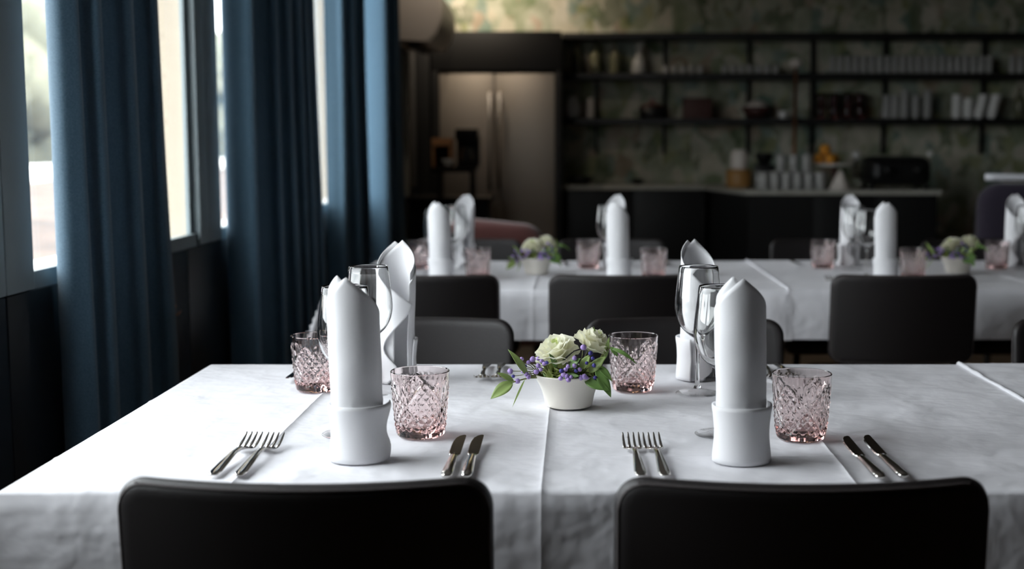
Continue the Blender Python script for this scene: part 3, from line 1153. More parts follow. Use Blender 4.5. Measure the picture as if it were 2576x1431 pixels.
dup(kf, (0.045, 2.48, TOP), PI, 'knife lying behind the flowers, left one of its pair')
dup(kf, (0.075, 2.48, TOP), PI, 'knife lying behind the flowers, right one of its pair')
for k, nx in enumerate((-0.413, 0.14, 1.0)):
    w3 = ('first', 'second', 'third')[k]
    dup(fk, (nx + 0.165, 4.79, TOP), PI, 'left fork at the %s bar-side setting of the back table' % w3)
    dup(fk, (nx + 0.195, 4.79, TOP), PI, 'right fork at the %s bar-side setting of the back table' % w3)
    dup(kf, (nx - 0.185, 4.79, TOP), PI, 'knife at the %s bar-side setting of the back table' % w3)
for k, nx in enumerate((-0.434, 0.136, 0.991)):
    w3 = ('first', 'second', 'third')[k]
    dup(fk, (nx - 0.165, 4.12, TOP), 0, 'outer fork at the %s near setting of the back table' % w3)
    dup(fk, (nx - 0.132, 4.12, TOP), 0, 'inner fork at the %s near setting of the back table' % w3)

# ------------------------------------------------------------------ flowers
BX, BY = -0.013, 2.154
bowl = thing('flower_bowl', 'cream tapered ceramic bowl holding roses on the front table', 'bowl', (BX, BY, TOP), 0, 'cream flower bowls')
bp = [(0, 0), (0.034, 0), (0.0392, 0.002), (0.0405, 0.006), (0.0438, 0.022), (0.0494, 0.037), (0.0578, 0.051), (0.0618, 0.0560), (0.0612, 0.0575), (0.0595, 0.0570), (0.0555, 0.0525), (0.0466, 0.038), (0.040, 0.020), (0.034, 0.010), (0, 0.008)]
link('vessel', latheme('vessel', [bp[0]] + smooth_prof(bp[1:], 2), 64), M['ceramic'], bowl)
mm = latheme('filler', [(0, 0.030), (0.0435, 0.030), (0.0520, 0.046), (0.050, 0.052), (0.03, 0.066), (0, 0.072)], 40)
for v_ in mm.vertices:
    v_.co += v_.co.normalized() * 0.004 * noise.noise(v_.co * 90) if v_.co.z > 0.05 else Vector((0, 0, 0))
link('filler', mm, M['moss'], bowl, (0, 0, -0.0015))


def petal_me(name, r0, r1, h, wang, curl, mname):
    nu, nv = 9, 7

    def P(i, j):
        u = i / (nu - 1) * 2 - 1
        q = j / (nv - 1)
        top = 1 - 0.22 * u * u - 0.05 * abs(math.sin(u * 5))
        wd = wang * (0.35 + 0.65 * math.sin(min(1.0, q * 1.25) * PI / 2))
        a = u * wd / 2
        r = r0 + (r1 - r0) * q ** 1.4 + curl * max(0, q - 0.72) ** 2 * 8 * (0.6 + 0.4 * u * u)
        z = h * (q * top) - curl * max(0, q - 0.82) ** 2 * 6
        r += 0.0006 * math.sin(u * 7 + q * 5) + 0.0012 * q * q * math.sin(u * 13)
        z += 0.0012 * q * q * math.sin(u * 17 + 1)
        return (r * math.sin(a), -r * math.cos(a), z)
    me = gridme(name, P, nu, nv)
    me.materials.append(M[mname])
    return me


PETALS = [petal_me('petal', 0.002, 0.0045, 0.036, 4.2, 0.000, 'petalin'),
          petal_me('petal', 0.004, 0.0095, 0.037, 2.6, 0.001, 'petal'),
          petal_me('petal', 0.006, 0.0160, 0.036, 2.0, 0.003, 'petal'),
          petal_me('petal', 0.007, 0.0225, 0.034, 1.75, 0.006, 'petal'),
          petal_me('petal', 0.008, 0.0285, 0.029, 1.6, 0.010, 'petal'),
          petal_me('petal', 0.008, 0.0300, 0.019, 1.5, 0.010, 'petal')]
calyx = latheme('calyx', [(0, -0.006), (0.004, -0.005), (0.010, 0.0), (0.011, 0.005), (0.006, 0.009), (0, 0.009)], 16)
calyx.materials.append(M['leaf'])


def make_rose(label, loc, tilt, scale, seed, group='ivory roses'):
    t = thing('rose', label, 'rose', loc, 0, group)
    t.rotation_euler = tilt
    rnd = random.Random(seed)
    for k, n in enumerate((3, 4, 5, 6, 6, 5)):
        for q in range(n):
            p = link('petal', PETALS[k], None, t, (0, 0, -0.001 * k), (rnd.uniform(-0.08, 0.08), rnd.uniform(-0.08, 0.08), 2 * PI * q / n + k * 0.9 + rnd.uniform(-0.25, 0.25)))
            s = scale * rnd.uniform(0.93, 1.07)
            p.scale = (s, s, s)
    c = link('calyx', calyx, None, t)
    c.scale = (scale, scale, scale)
    link('stem', tubeme('stem', [(0, 0, 0), (0, 0, -0.02), (0.002, 0.002, -0.045)], 0.002, 6), M['stem'], t)
    return t


r1 = make_rose('larger ivory rose on the left in the bowl of the front table', (BX - 0.017, BY - 0.012, TOP + 0.081), (0.22, -0.30, 0.2), 1.10, 3)
r2 = make_rose('smaller ivory rose on the right in the bowl of the front table', (BX + 0.036, BY + 0.006, TOP + 0.098), (0.42, 0.22, 0.9), 0.92, 5)
r3 = make_rose('green-tinged half-open rose low at the front rim of the front bowl', (BX - 0.022, BY - 0.024, TOP + 0.058), (0.75, -0.15, 0.4), 0.62, 8, 'green tinged roses')
r4 = make_rose('pale green small bloom low on the right of the front bowl', (BX + 0.042, BY - 0.020, TOP + 0.058), (0.6, 0.5, 0.4), 0.55, 11, 'green tinged roses')
GREENP = []
for me in PETALS:
    g_ = me.copy()
    g_.materials.clear()
    g_.materials.append(M['petalin'])
    GREENP.append(g_)
for rr in (r3, r4):
    for ch in [o for o in bpy.data.objects if o.parent == rr and o.name.startswith('petal')]:
        ch.data = GREENP[PETALS.index(ch.data)]
budm = bpy.data.meshes.new('bud')
bm = bmesh.new()
bmesh.ops.create_icosphere(bm, subdivisions=2, radius=0.0042)
for v_ in bm.verts:
    v_.co *= 1 + 0.22 * math.cos(5 * math.atan2(v_.co.y, v_.co.x)) * (0.5 + v_.co.z / 0.0084)
bm.to_mesh(budm)
bm.free()
budm.shade_smooth()
budm.materials.append(M['bud'])
budb = budm.copy()
budb.materials.clear()
budb.materials.append(M['budblue'])


def make_sprig(label, base, buds, group):
    """wax-flower sprig: thin stems from base to each bud; bud coords are local to the bowl centre."""
    t = thing('wax_flower_sprig', label, 'flower sprig', (BX + base[0], BY + base[1], TOP + base[2]), 0, group)
    rnd = random.Random(len(buds) + int(base[0] * 1000))
    for (x, yy, z, blue) in buds:
        p = Vector((x, yy, z)) - Vector(base)
        mid = p * 0.5 + Vector((0, 0, 0.006))
        link('stem', tubeme('stem', [(0, 0, 0), mid, p], 0.0007, 5), M['stem'], t)
        b_ = link('bud', budb if blue else budm, None, t, p, (rnd.random() * 3, rnd.random() * 3, rnd.random() * 3))
        s = rnd.uniform(0.75, 1.15) * (0.8 if blue else 1.0)
        b_.scale = (s, s, s)
    return t


SG = 'lilac wax-flower sprigs'
sp1 = make_sprig('lilac wax-flower sprig sticking out left of the front bowl', (-0.040, -0.020, 0.050),
                 [(-0.086, -0.030, 0.084, 0), (-0.078, -0.034, 0.086, 0), (-0.067, -0.032, 0.080, 0), (-0.060, -0.028, 0.084, 0), (-0.097, -0.036, 0.066, 0), (-0.092, -0.040, 0.058, 1), (-0.076, -0.040, 0.066, 0), (-0.070, -0.042, 0.062, 0), (-0.066, -0.044, 0.058, 0), (-0.085, -0.042, 0.050, 0), (-0.079, -0.036, 0.072, 0), (-0.072, -0.036, 0.074, 1)], SG)
sp2 = make_sprig('lilac wax-flower sprig just under the larger front rose', (-0.030, -0.030, 0.050),
                 [(-0.051, -0.038, 0.087, 0), (-0.045, -0.042, 0.084, 0), (-0.040, -0.044, 0.080, 0), (-0.050, -0.044, 0.076, 0), (-0.046, -0.046, 0.070, 0), (-0.054, -0.044, 0.066, 0), (-0.036, -0.046, 0.082, 1)], SG)
sp3 = make_sprig('lilac wax-flower sprig over the front rim of the front bowl', (0.000, -0.030, 0.050),
                 [(-0.005, -0.056, 0.072, 0), (-0.001, -0.058, 0.077, 0), (-0.008, -0.058, 0.064, 0), (-0.003, -0.060, 0.062, 0), (-0.013, -0.060, 0.058, 0), (0.000, -0.061, 0.056, 0), (0.004, -0.061, 0.060, 0), (0.010, -0.056, 0.078, 0), (0.012, -0.056, 0.070, 1), (-0.012, -0.058, 0.070, 1)], SG)
sp4 = make_sprig('lilac and dark blue wax-flower sprig on the right of the front bowl', (0.020, -0.030, 0.052),
                 [(0.020, -0.056, 0.058, 0), (0.026, -0.056, 0.060, 0), (0.030, -0.054, 0.058, 0), (0.024, -0.050, 0.108, 0), (0.010, -0.052, 0.090, 0), (0.036, -0.050, 0.098, 1), (0.040, -0.050, 0.090, 1), (0.030, -0.052, 0.082, 1), (0.042, -0.052, 0.078, 1), (0.044, -0.054, 0.058, 1), (0.018, -0.054, 0.072, 0)], SG)


def leaf_me(tip, wid, bend):
    """leaf from the origin to tip, bending upward by bend; cupped along the midrib."""
    tip = Vector(tip)
    d = tip.normalized()
    side = d.cross(Vector((0.1, -0.8, 0.6)))
    if side.length < 0.25:
        side = Vector((1, 0.2, 0))
    side.normalize()
    nrm = side.cross(d).normalized()
    N = 12

    def P(i, j):
        s = i / (N - 1)
        c = (j - 2) / 2.0
        wv = wid * math.sin(PI * min(1, s ** 0.8)) ** 0.9 * (1.0 if s < 1 else 0)
        return tip * s + nrm * (bend * 4 * s * (1 - s)) + side * (c * wv) + nrm * (0.25 * wv * c * c)
    return gridme('leaf', P, N, 5)


def make_leaves(label, base, leaves, group):
    t = thing('leaf_sprig', label, 'leaf sprig', (BX + base[0], BY + base[1], TOP + base[2]), 0, group)
    stems = []
    for (b, tip, wid, bend, light) in leaves:
        bv = Vector(b) - Vector(base)
        o = link('leaf', leaf_me(Vector(tip) - Vector(b), wid, bend), M['leaflight' if light else 'leaf'], t, bv)
        solid(o, 0.0004)
        if bv.length > 0.004:
            link('stem', tubeme('stem', [(0, 0, 0), bv * 0.5 + Vector((0, 0, 0.003)), bv], 0.0011, 6), M['stem'], t)
    return t


LG = 'green leaf sprigs in the bowls'
lf1 = make_leaves('leafy green sprig drooping over the left rim of the front bowl', (-0.045, -0.020, 0.052), [
    ((-0.068, -0.040, 0.058), (-0.100, -0.046, 0.104), 0.0062, 0.006, True),
    ((-0.092, -0.046, 0.049), (-0.128, -0.062, 0.024), 0.0105, 0.004, True),
    ((-0.090, -0.046, 0.050), (-0.118, -0.050, 0.066), 0.0050, 0.001, True),
    ((-0.072, -0.044, 0.054), (-0.092, -0.070, 0.012), 0.0016, 0.004, True)], LG)
lf2 = make_leaves('leafy green sprig hanging over the right rim of the front bowl', (0.042, -0.022, 0.055), [
    ((0.045, -0.045, 0.070), (0.070, -0.060, 0.026), 0.0095, 0.004, False),
    ((0.026, -0.050, 0.052), (0.068, -0.060, 0.038), 0.0105, 0.003, False),
    ((0.048, -0.040, 0.076), (0.072, -0.054, 0.052), 0.0062, 0.003, False)], LG)
lf3 = make_leaves('arching green sprig reaching across the pink tumbler behind the front bowl', (0.046, -0.005, 0.070), [
    ((0.066, -0.012, 0.098), (0.042, -0.004, 0.136), 0.0034, -0.012, True),
    ((0.066, -0.016, 0.102), (0.114, -0.030, 0.076), 0.0036, 0.010, False),
    ((0.070, -0.020, 0.104), (0.082, -0.026, 0.088), 0.0046, 0.002, False),
    ((0.060, -0.010, 0.080), (0.068, -0.012, 0.120), 0.0040, 0.003, True)], LG)
lf4 = make_leaves('short green leaves tucked under the roses of the front bowl', (0.0, -0.02, 0.060), [
    ((-0.020, -0.040, 0.072), (-0.032, -0.050, 0.098), 0.0050, 0.002, False),
    ((0.000, -0.046, 0.074), (0.020, -0.052, 0.090), 0.0070, 0.002, False),
    ((0.020, -0.044, 0.070), (0.036, -0.046, 0.096), 0.0070, 0.002, True),
    ((0.034, -0.040, 0.064), (0.062, -0.042, 0.092), 0.0085, 0.003, True),
    ((-0.010, -0.048, 0.056), (0.018, -0.060, 0.062), 0.0070, 0.002, False),
    ((-0.030, -0.030, 0.064), (-0.056, -0.030, 0.092), 0.0045, 0.002, True)], LG)

arr = [bowl, r1, r2, r3, r4, sp1, sp2, sp3, sp4, lf1, lf2, lf3, lf4]
for (cx_, cy_, rz, tagw) in ((-0.137, 4.42, 0.35, 'left'), (1.318, 4.45, -0.5, 'right')):
    for o in arr:
        d = Vector((o.location.x - BX, o.location.y - BY, 0))
        d.rotate(Matrix.Rotation(rz, 3, 'Z'))
        lab = o['label'].replace('of the front table', 'of the back table').replace('on the front table', 'on the back table')
        if 'front bowl' in lab:
            lab = lab.replace('wax-flower sprig', 'sprig').replace('leafy green sprig', 'leafy sprig').replace('the front bowl', 'the %s back-table bowl' % tagw)
        elif 'under the larger front rose' in lab:
            lab = 'lilac sprig under the larger rose of the %s bowl on the back table' % tagw
        elif 'bowl of the back table' in lab:
            lab = lab.replace('the bowl of the back table', 'the %s bowl of the back table' % tagw)
        else:
            lab = 'cream ceramic bowl of roses on the back table, %s one of the two' % tagw
        c = dup(o, (cx_ + d.x, cy_ + d.y, o.location.z), None, lab)
        c.rotation_euler.z += rz

# ------------------------------------------------------------------ back of the room
# tall black cabinet with a refrigerator
FX0, FX1, FY = -0.99, -0.115, 9.15
cab = thing('tall_cabinet', 'tall black cabinet surrounding the steel refrigerator', 'cabinet', (0, 0, 0))
boxo('filler_panel', (WX + 0.02, FY + 0.03, 0.0), (FX0 - 0.028, BACK - 0.01, 1.985), M['black'], cab, 0.003)
boxo('top_panel', (FX0 - 0.025, FY, 1.715), (FX1 + 0.013, BACK - 0.01, 1.985), M['black'], cab, 0.004)
boxo('side_panel', (FX0 - 0.025, FY, 0.0), (FX0 + 0.02, BACK - 0.01, 1.712), M['black'], cab, 0.003)
boxo('side_panel', (FX1 - 0.03, FY, 0.0), (FX1 + 0.012, BACK - 0.01, 1.712), M['black'], cab, 0.003)
fr = thing('refrigerator', 'stainless steel double door refrigerator with two vertical handles', 'refrigerator', (0, 0, 0))
boxo('body', (FX0 + 0.024, FY + 0.06, 0.02), (FX1 - 0.034, BACK - 0.03, 1.69), M['black'], fr, 0.004)
MID = -0.575
for (a, b, hx) in ((FX0 + 0.026, MID - 0.003, MID - 0.035), (MID + 0.003, FX1 - 0.036, MID + 0.035)):
    d = boxo('door', (a, FY + 0.012, 0.5), (b, FY + 0.058, 1.695), M['stainless'], fr, 0.006)
    link('handle', tubeme('handle', [(hx, FY + 0.012, 1.56), (hx, FY - 0.04, 1.55), (hx, FY - 0.04, 0.90), (hx, FY + 0.012, 0.89)], 0.013, 8), M['chrome'], d)
boxo('freezer_drawer', (FX0 + 0.026, FY + 0.012, 0.04), (FX1 - 0.036, FY + 0.058, 0.494), M['stainless'], fr, 0.006)

# air conditioner and its pipe cover on the left wall
ac = thing('air_conditioner', 'warm white wall-mounted air conditioner above the dark corner', 'air conditioner', (0, 0, 0))
prof = [(-1.128, 1.82), (-0.935, 1.835), (-0.905, 1.805), (-0.855, 1.86), (-0.815, 1.96), (-0.818, 2.06), (-0.87, 2.15), (-1.128, 2.16)]
bm = bmesh.new()
ya, yb = 7.95, 8.85
A = [bm.verts.new((x, ya, z)) for x, z in prof]
B = [bm.verts.new((x, yb, z)) for x, z in prof]
bm.faces.new(A)
bm.faces.new(B)
for i in range(len(prof)):
    j = (i + 1) % len(prof)
    bm.faces.new((A[i], A[j], B[j], B[i]))
bmesh.ops.bevel(bm, geom=bm.edges[:], offset=0.012, segments=3, affect='EDGES')
link('housing', frombm('housing', bm, True, True), M['acwhite'], ac)
boxo('air_flap', (-1.04, ya + 0.08, 1.80), (-0.97, yb - 0.08, 1.815), M['black'], ac, 0.003)
pc = boxo('pipe_cover', (-1.132, 8.45, 0.86), (-1.09, 8.49, 1.79), M['pipe'], None, 0.006)
tag(pc, 'narrow beige pipe cover running down the dark corner below the air conditioner', 'pipe cover')

# sideboard with coffee things
sb = thing('sideboard', 'low black sideboard in the dark corner left of the refrigerator', 'sideboard', (0, 0, 0))
boxo('worktop', (-1.10, 8.30, 0.83), (-0.55, 8.75, 0.86), M['black'], sb, 0.004)
boxo('body', (-1.08, 8.33, 0.06), (-0.57, 8.74, 0.829), M['black'], sb, 0.004)
boxo('plinth', (-1.06, 8.36, 0.0), (-0.59, 8.72, 0.059), M['black'], sb, 0.002)
rs = thing('raised_tray', 'black raised tray standing on the sideboard under the coffee machine', 'tray', (0, 0, 0))
boxo('board', (-0.94, 8.31, 1.020), (-0.66, 8.66, 1.050), M['black'], rs, 0.006)
for x in (-0.90, -0.69):
    boxo('leg', (x, 8.37, 0.861), (x + 0.02, 8.65, 1.0195), M['black'], rs, 0.002)
cm = thing('coffee_machine', 'black coffee machine on the raised tray in front of the refrigerator', 'coffee machine', (0, 0, 0))
boxo('base', (-0.785, 8.40, 1.0505), (-0.64, 8.64, 1.075), M['leg'], cm, 0.006)
boxo('column', (-0.785, 8.53, 1.0752), (-0.64, 8.64, 1.26), M['leg'], cm, 0.006)
boxo('brew_head', (-0.785, 8.40, 1.225), (-0.64, 8.529, 1.30), M['leg'], cm, 0.01)
link('carafe', latheme('carafe', [(0, 0), (0.04, 0), (0.048, 0.03), (0.045, 0.07), (0.032, 0.10), (0.034, 0.11), (0.030, 0.11), (0.028, 0.10), (0.04, 0.07), (0.043, 0.03), (0.036, 0.004), (0, 0.004)], 24), M['clear'], cm, (-0.712, 8.465, 1.0765))
wb = thing('wooden_box', 'orange brown wooden box open at the front beside the coffee machine', 'box', (0, 0, 0))
boxo('side', (-0.935, 8.40, 1.0505), (-0.922, 8.60, 1.19), M['boxwood'], wb, 0.002)
boxo('side', (-0.822, 8.40, 1.0505), (-0.809, 8.60, 1.19), M['boxwood'], wb, 0.002)
boxo('lid', (-0.935, 8.39, 1.1905), (-0.809, 8.60, 1.24), M['boxwood'], wb, 0.003)
boxo('back', (-0.922, 8.59, 1.0505), (-0.822, 8.60, 1.19), M['darkbox'], wb, 0.001)
cupm = latheme('cup', [(0, 0), (0.022, 0), (0.026, 0.005), (0.036, 0.035), (0.040, 0.055), (0.0385, 0.056), (0.034, 0.036), (0.024, 0.008), (0, 0.006)], 24)
cupm.materials.append(M['white'])
tag(link('cup', cupm, None, None, (-0.828, 8.345, 1.0502)), 'white cup beside the wooden box on the raised tray', 'cup')

# dusky pink armchair
am = thing('armchair', 'dusky pink upholstered armchair between the back table and the refrigerator', 'armchair', (-0.42, 6.35, 0))
link('backrest', padme('backrest', 0.52, 0.46, 0.12, 0.12, 0.05, lambda x, z: -0.05 * (1 - (x / 0.26) ** 2) - 0.05 * z), M['rosecloth'], am, (0, 0, 0.60), (0, 0.10, 0))
link('seat_cushion', padme('seat_cushion', 0.56, 0.55, 0.08, 0.16, 0.06, lambda x, z: 0.0, 14, 14), M['rosecloth'], am, (0, -0.30, 0.36), (-PI / 2, 0, 0))
for s in (-1, 1):
    link('armrest', padme('armrest', 0.50, 0.30, 0.10, 0.09, 0.04, lambda x, z: 0.0, 12, 8), M['rosecloth'], am, (s * 0.31, -0.28, 0.45), (0, 0, PI / 2))
    for yy in (-0.50, -0.06):
        link('leg', tubeme('leg', [(s * 0.24, yy, 0.30), (s * 0.26, yy, 0.0)], lambda u: 0.018 - 0.006 * u, 8), M['leg'], am)

# dark purple high chair with a pale curved rail
pcx = thing('lounge_chair', 'dark purple lounge chair with a pale curved top rail near the bar end', 'chair', (2.32, 6.1, 0))
link('backrest', padme('backrest', 0.86, 0.48, 0.10, 0.09, 0.04, lambda x, z: -0.10 * (1 - (x / 0.43) ** 2)), M['purple'], pcx, (0, 0, 0.78))
link('top_rail', tubeme('top_rail', [(x, -0.10 * (1 - (x / 0.43) ** 2), 1.045 - 0.05 * max(0, (x + 0.05)) ** 1.2) for x in lin(-0.40, 0.43, 20)], 0.017, 10), M['paleash'], pcx)
link('seat_cushion', padme('seat_cushion', 0.80, 0.56, 0.08, 0.14, 0.05, lambda x, z: 0.0, 14, 14), M['purple'], pcx, (0, 0.28, 0.47), (-PI / 2, 0, 0))
for s in (-1, 1):
    for yy in (0.06, 0.50):
        link('leg', tubeme('leg', [(s * 0.32, yy, 0.43), (s * 0.35, yy, 0.0)], lambda u: 0.02 - 0.006 * u, 8), M['leg'], pcx)

# shelving
su = thing('wall_shelving', 'black wall shelving over the bar with three long boards', 'shelving', (0, 0, 0))
S2, S3 = 1.715, 1.388
for z in (2.005, S2, S3):
    boxo('shelf_board', (-0.10, 9.50, z - 0.042), (RX - 0.02, BACK - 0.002, z), M['black'], su, 0.003)
for x in (0.149, 0.657, 1.283, 1.761, 2.30, 3.04, 3.8):
    for za, zb in ((S2, 1.963), (S3, S2 - 0.042), (1.13, S3 - 0.042)):
        boxo('bracket', (x - 0.010, BACK - 0.06 if zb > S3 else BACK - 0.05, za), (x + 0.010, BACK - 0.002, zb), M['black'], su, 0.002)

# counters
bc = thing('back_counter', 'black back counter with a thin stone top under the shelves', 'counter', (0, 0, 0))
boxo('worktop', (-0.10, 9.30, 0.876), (0.93, BACK - 0.005, 0.906), M['stone'], bc, 0.003)
for k in range(2):
    boxo('cabinet_front', (-0.10 + k * 0.515, 9.33, 0.05), (-0.10 + k * 0.515 + 0.512, BACK - 0.005, 0.875), M['black'], bc, 0.003)
bar = thing('bar_counter', 'black bar counter with a grey stone worktop and angled left end', 'bar counter', (0, 0, 0))
prism('worktop', [(0.935, 9.30), (1.105, 8.42), (2.38, 8.42), (2.38, 9.05), (1.45, 9.05), (1.30, 9.795), (0.935, 9.795)], 0.872, 0.902, M['stone'], bar, 0.003)
prism('front_panel', [(0.96, 9.30), (1.125, 8.45), (1.55, 8.45), (1.42, 9.03), (1.27, 9.79), (0.96, 9.79)], 0.0, 0.871, M['black'], bar)
boxo('front_panel', (1.552, 8.45, 0.0), (1.955, 9.03, 0.871), M['black'], bar, 0.002)
boxo('front_panel', (1.958, 8.45, 0.0), (2.36, 9.03, 0.871), M['black'], bar, 0.002)


def bottle_me(h, r):
    me = latheme('bottle', [(0, 0), (r * 0.92, 0), (r, 0.006), (r, h * 0.58), (r * 0.85, h * 0.66), (r * 0.36, h * 0.76), (r * 0.34, h * 0.97), (r * 0.40, h * 0.975), (r * 0.40, h), (r * 0.28, h), (r * 0.26, h * 0.77), (r * 0.75, h * 0.65), (r * 0.9, h * 0.57), (r * 0.9, 0.01), (0, 0.008)], 28)
    me.materials.append(M['bottle'])
    return me


bme = bottle_me(0.235, 0.036)
for k, x in enumerate((0.0, 0.14, 0.285)):
    tag(link('bottle', bme, None, None, (x, 9.62, S2 + 0.0005)), 'olive glass bottle on the upper shelf, %s from the refrigerator' % ('first', 'second', 'third')[k], 'bottle', 'olive bottles on the upper shelf')
dc = thing('decanter', 'clear glass decanter with a round stopper on the upper shelf beside the bottles', 'decanter', (0.46, 9.62, S2 + 0.0005), 0)
link('vessel', latheme('vessel', [(0, 0), (0.045, 0), (0.05, 0.01), (0.05, 0.09), (0.025, 0.13), (0.018, 0.165), (0.024, 0.17), (0.02, 0.172), (0.014, 0.165), (0.02, 0.13), (0.045, 0.088), (0.045, 0.014), (0, 0.012)], 28), M['barglass'], dc)
link('stopper', latheme('stopper', [(0, 0.160), (0.012, 0.160), (0.013, 0.174), (0.014, 0.178), (0.026, 0.190), (0.030, 0.205), (0.024, 0.222), (0, 0.230)], 20), M['barglass'], dc)

lowg = latheme('shelf_glass', [(0, 0), (0.022, 0), (0.024, 0.004), (0.027, 0.06), (0.026, 0.061), (0.0235, 0.010), (0, 0.008)], 20)
lowg.materials.append(M['barglass'])
longg = latheme('shelf_glass', [(0, 0), (0.020, 0), (0.022, 0.004), (0.025, 0.13), (0.024, 0.131), (0.020, 0.012), (0, 0.010)], 20)
longg.materials.append(M['barglass'])
ORD = ['first', 'second', 'third', 'fourth', 'fifth', 'sixth', 'seventh', 'eighth', 'ninth', 'tenth', 'eleventh', 'twelfth', 'thirteenth', 'fourteenth', 'fifteenth', 'sixteenth', 'seventeenth', 'eighteenth', 'nineteenth', 'twentieth', 'twenty-first', 'twenty-second']
for k in range(7):
    tag(link('shelf_glass', lowg, None, None, (1.085 + k * 0.062, 9.57, S2 + 0.0005)), 'low clear glass on the upper shelf, %s in the short row' % ORD[k], 'glass', 'low glasses on the upper shelf')
for k in range(5):
    tag(link('shelf_glass', lowg, None, None, (0.66 + k * 0.064, 9.66, S2 + 0.0005)), 'dim low glass on the upper shelf behind the decanter, %s in line' % ORD[k], 'glass', 'dim glasses beside the decanter')
for k in range(21):
    tag(link('shelf_glass', longg, None, None, (1.88 + k * 0.0575, 9.60, S2 + 0.0005)), 'tall clear glass on the upper shelf, %s in the long row' % ORD[k], 'glass', 'long row of glasses on the upper shelf')
for k in range(6):
    tag(link('shelf_glass', longg, None, None, (3.20 + k * 0.06, 9.60, S2 + 0.0005)), 'tall clear glass on the upper shelf past the long row, %s one' % ORD[k], 'glass', 'last glasses on the upper shelf')

# lower shelf
jar = latheme('jar', [(0, 0), (0.035, 0), (0.05, 0.03), (0.056, 0.075), (0.048, 0.12), (0.032, 0.15), (0.034, 0.160), (0.028, 0.162), (0.026, 0.15), (0, 0.148)], 28)
tag(link('jar', jar, M['white'], None, (-0.03, 9.62, S3 + 0.0005)), 'pale egg-shaped jar on the lower shelf next to the refrigerator', 'jar')
vz = latheme('vase', [(0, 0), (0.024, 0), (0.028, 0.04), (0.022, 0.10), (0.024, 0.15), (0.020, 0.152), (0.018, 0.1), (0.0, 0.01)], 24)
tag(link('vase', vz, M['acwhite'], None, (0.105, 9.60, S3 + 0.0005)), 'slim grey vase on the lower shelf right of the egg-shaped jar', 'vase')
pt = thing('cooking_pot', 'dark pot with a pinkish lid knob on the lower shelf', 'pot', (0.56, 9.62, S3 + 0.0005))
link('body', latheme('body', [(0, 0), (0.085, 0), (0.095, 0.01), (0.095, 0.085), (0.09, 0.087), (0.088, 0.012), (0, 0.010)], 28), M['black'], pt)
link('lid', latheme('lid', [(0.096, 0.087), (0.097, 0.091), (0.05, 0.108), (0, 0.112)], 28), M['darkbox'], pt)
link('knob', latheme('knob', [(0, 0.11), (0.012, 0.112), (0.022, 0.128), (0.018, 0.142), (0, 0.148)], 20), M['rosecloth'], pt)
db = thing('storage_box', 'dark red-brown lidded box on the lower shelf', 'box', (0.89, 9.62, S3 + 0.0005))
boxo('body', (-0.10, -0.09, 0), (0.10, 0.09, 0.12), M['darkbox'], db, 0.005)
boxo('lid', (-0.104, -0.094, 0.1205), (0.104, 0.094, 0.15), M['darkbox'], db, 0.004)
db2 = thing('serving_bowl', 'dark wide bowl heaped with something pale on the lower shelf', 'bowl', (1.33, 9.61, S3 + 0.0005))
link('vessel', latheme('vessel', [(0, 0), (0.05, 0), (0.085, 0.03), (0.118, 0.085), (0.114, 0.086), (0.08, 0.036), (0, 0.012)], 32), M['darkbox'], db2)
link('contents', latheme('contents', [(0, 0.14), (0.04, 0.132), (0.08, 0.10), (0.10, 0.075), (0.06, 0.05), (0, 0.045)], 20), M['acwhite'], db2)
tag(link('cup', cupm, None, None, (1.52, 9.58, S3 + 0.0005)), 'pale cup on the lower shelf right of the dark bowl', 'cup')
ptl = pymesh('pink_tumbler_plain', *lathe([(0, 0), (0.033, 0), (0.0365, 0.004), (0.0445, 0.098), (0.0435, 0.099), (0.034, 0.014), (0, 0.012)], 20))
bm = bmesh.new()
bm.from_mesh(ptl)
bmesh.ops.recalc_face_normals(bm, faces=bm.faces[:])
bm.to_mesh(ptl)
bm.free()
ptl.shade_smooth()
pinkdeep = glass('deep_pink_glass', (0.9, 0.45, 0.47))
ptl.materials.append(pinkdeep)
for k in range(4):
    for lv in range(2):
        tag(link('pink_tumbler', ptl, None, None, (1.80 + k * 0.097, 9.61, S3 + 0.0005 + lv * 0.088)), 'pink tumbler stored on the lower shelf, %s of the %s stack' % (('bottom', 'top')[lv], ORD[k]), 'glass', 'stored pink tumblers on the lower shelf')
stg = latheme('stacked_glass', [(0, 0), (0.023, 0), (0.026, 0.004), (0.034, 0.062), (0.033, 0.063), (0.025, 0.010), (0, 0.008)], 20)
stg.materials.append(M['barglass'])
for k, (x, n) in enumerate(((2.285, 4), (2.345, 4), (2.418, 5), (2.50, 4), (2.585, 5))):
    for lv in range(n):
        tag(link('stacked_glass', stg, None, None, (x, 9.60, S3 + 0.0005 + lv * 0.036)), 'clear glass on the lower shelf, %s up in the %s glass stack' % (ORD[lv], ORD[k]), 'glass', 'stacked clear glasses on the lower shelf')
bwl = latheme('stacked_cup', [(0, 0), (0.022, 0), (0.026, 0.004), (0.040, 0.045), (0.039, 0.046), (0.026, 0.010), (0, 0.007)], 22)
bwl.materials.append(M['white'])
for k, (x, n) in enumerate(((2.80, 6), (2.885, 5), (2.965, 6), (3.06, 6))):
    for lv in range(n):
        tag(link('stacked_cup', bwl, None, None, (x + 0.006 * lv * (k > 1), 9.60, S3 + 0.0005 + lv * 0.026)), 'white handleless cup, %s up in the %s white stack on the lower shelf' % (ORD[lv], ORD[k]), 'cup', 'stacked white cups on the lower shelf')
ab = bme.copy()
tag(link('bottle', ab, None, None, (3.27, 9.62, S3 + 0.0005)), 'olive bottle alone at the far end of the lower shelf', 'bottle')

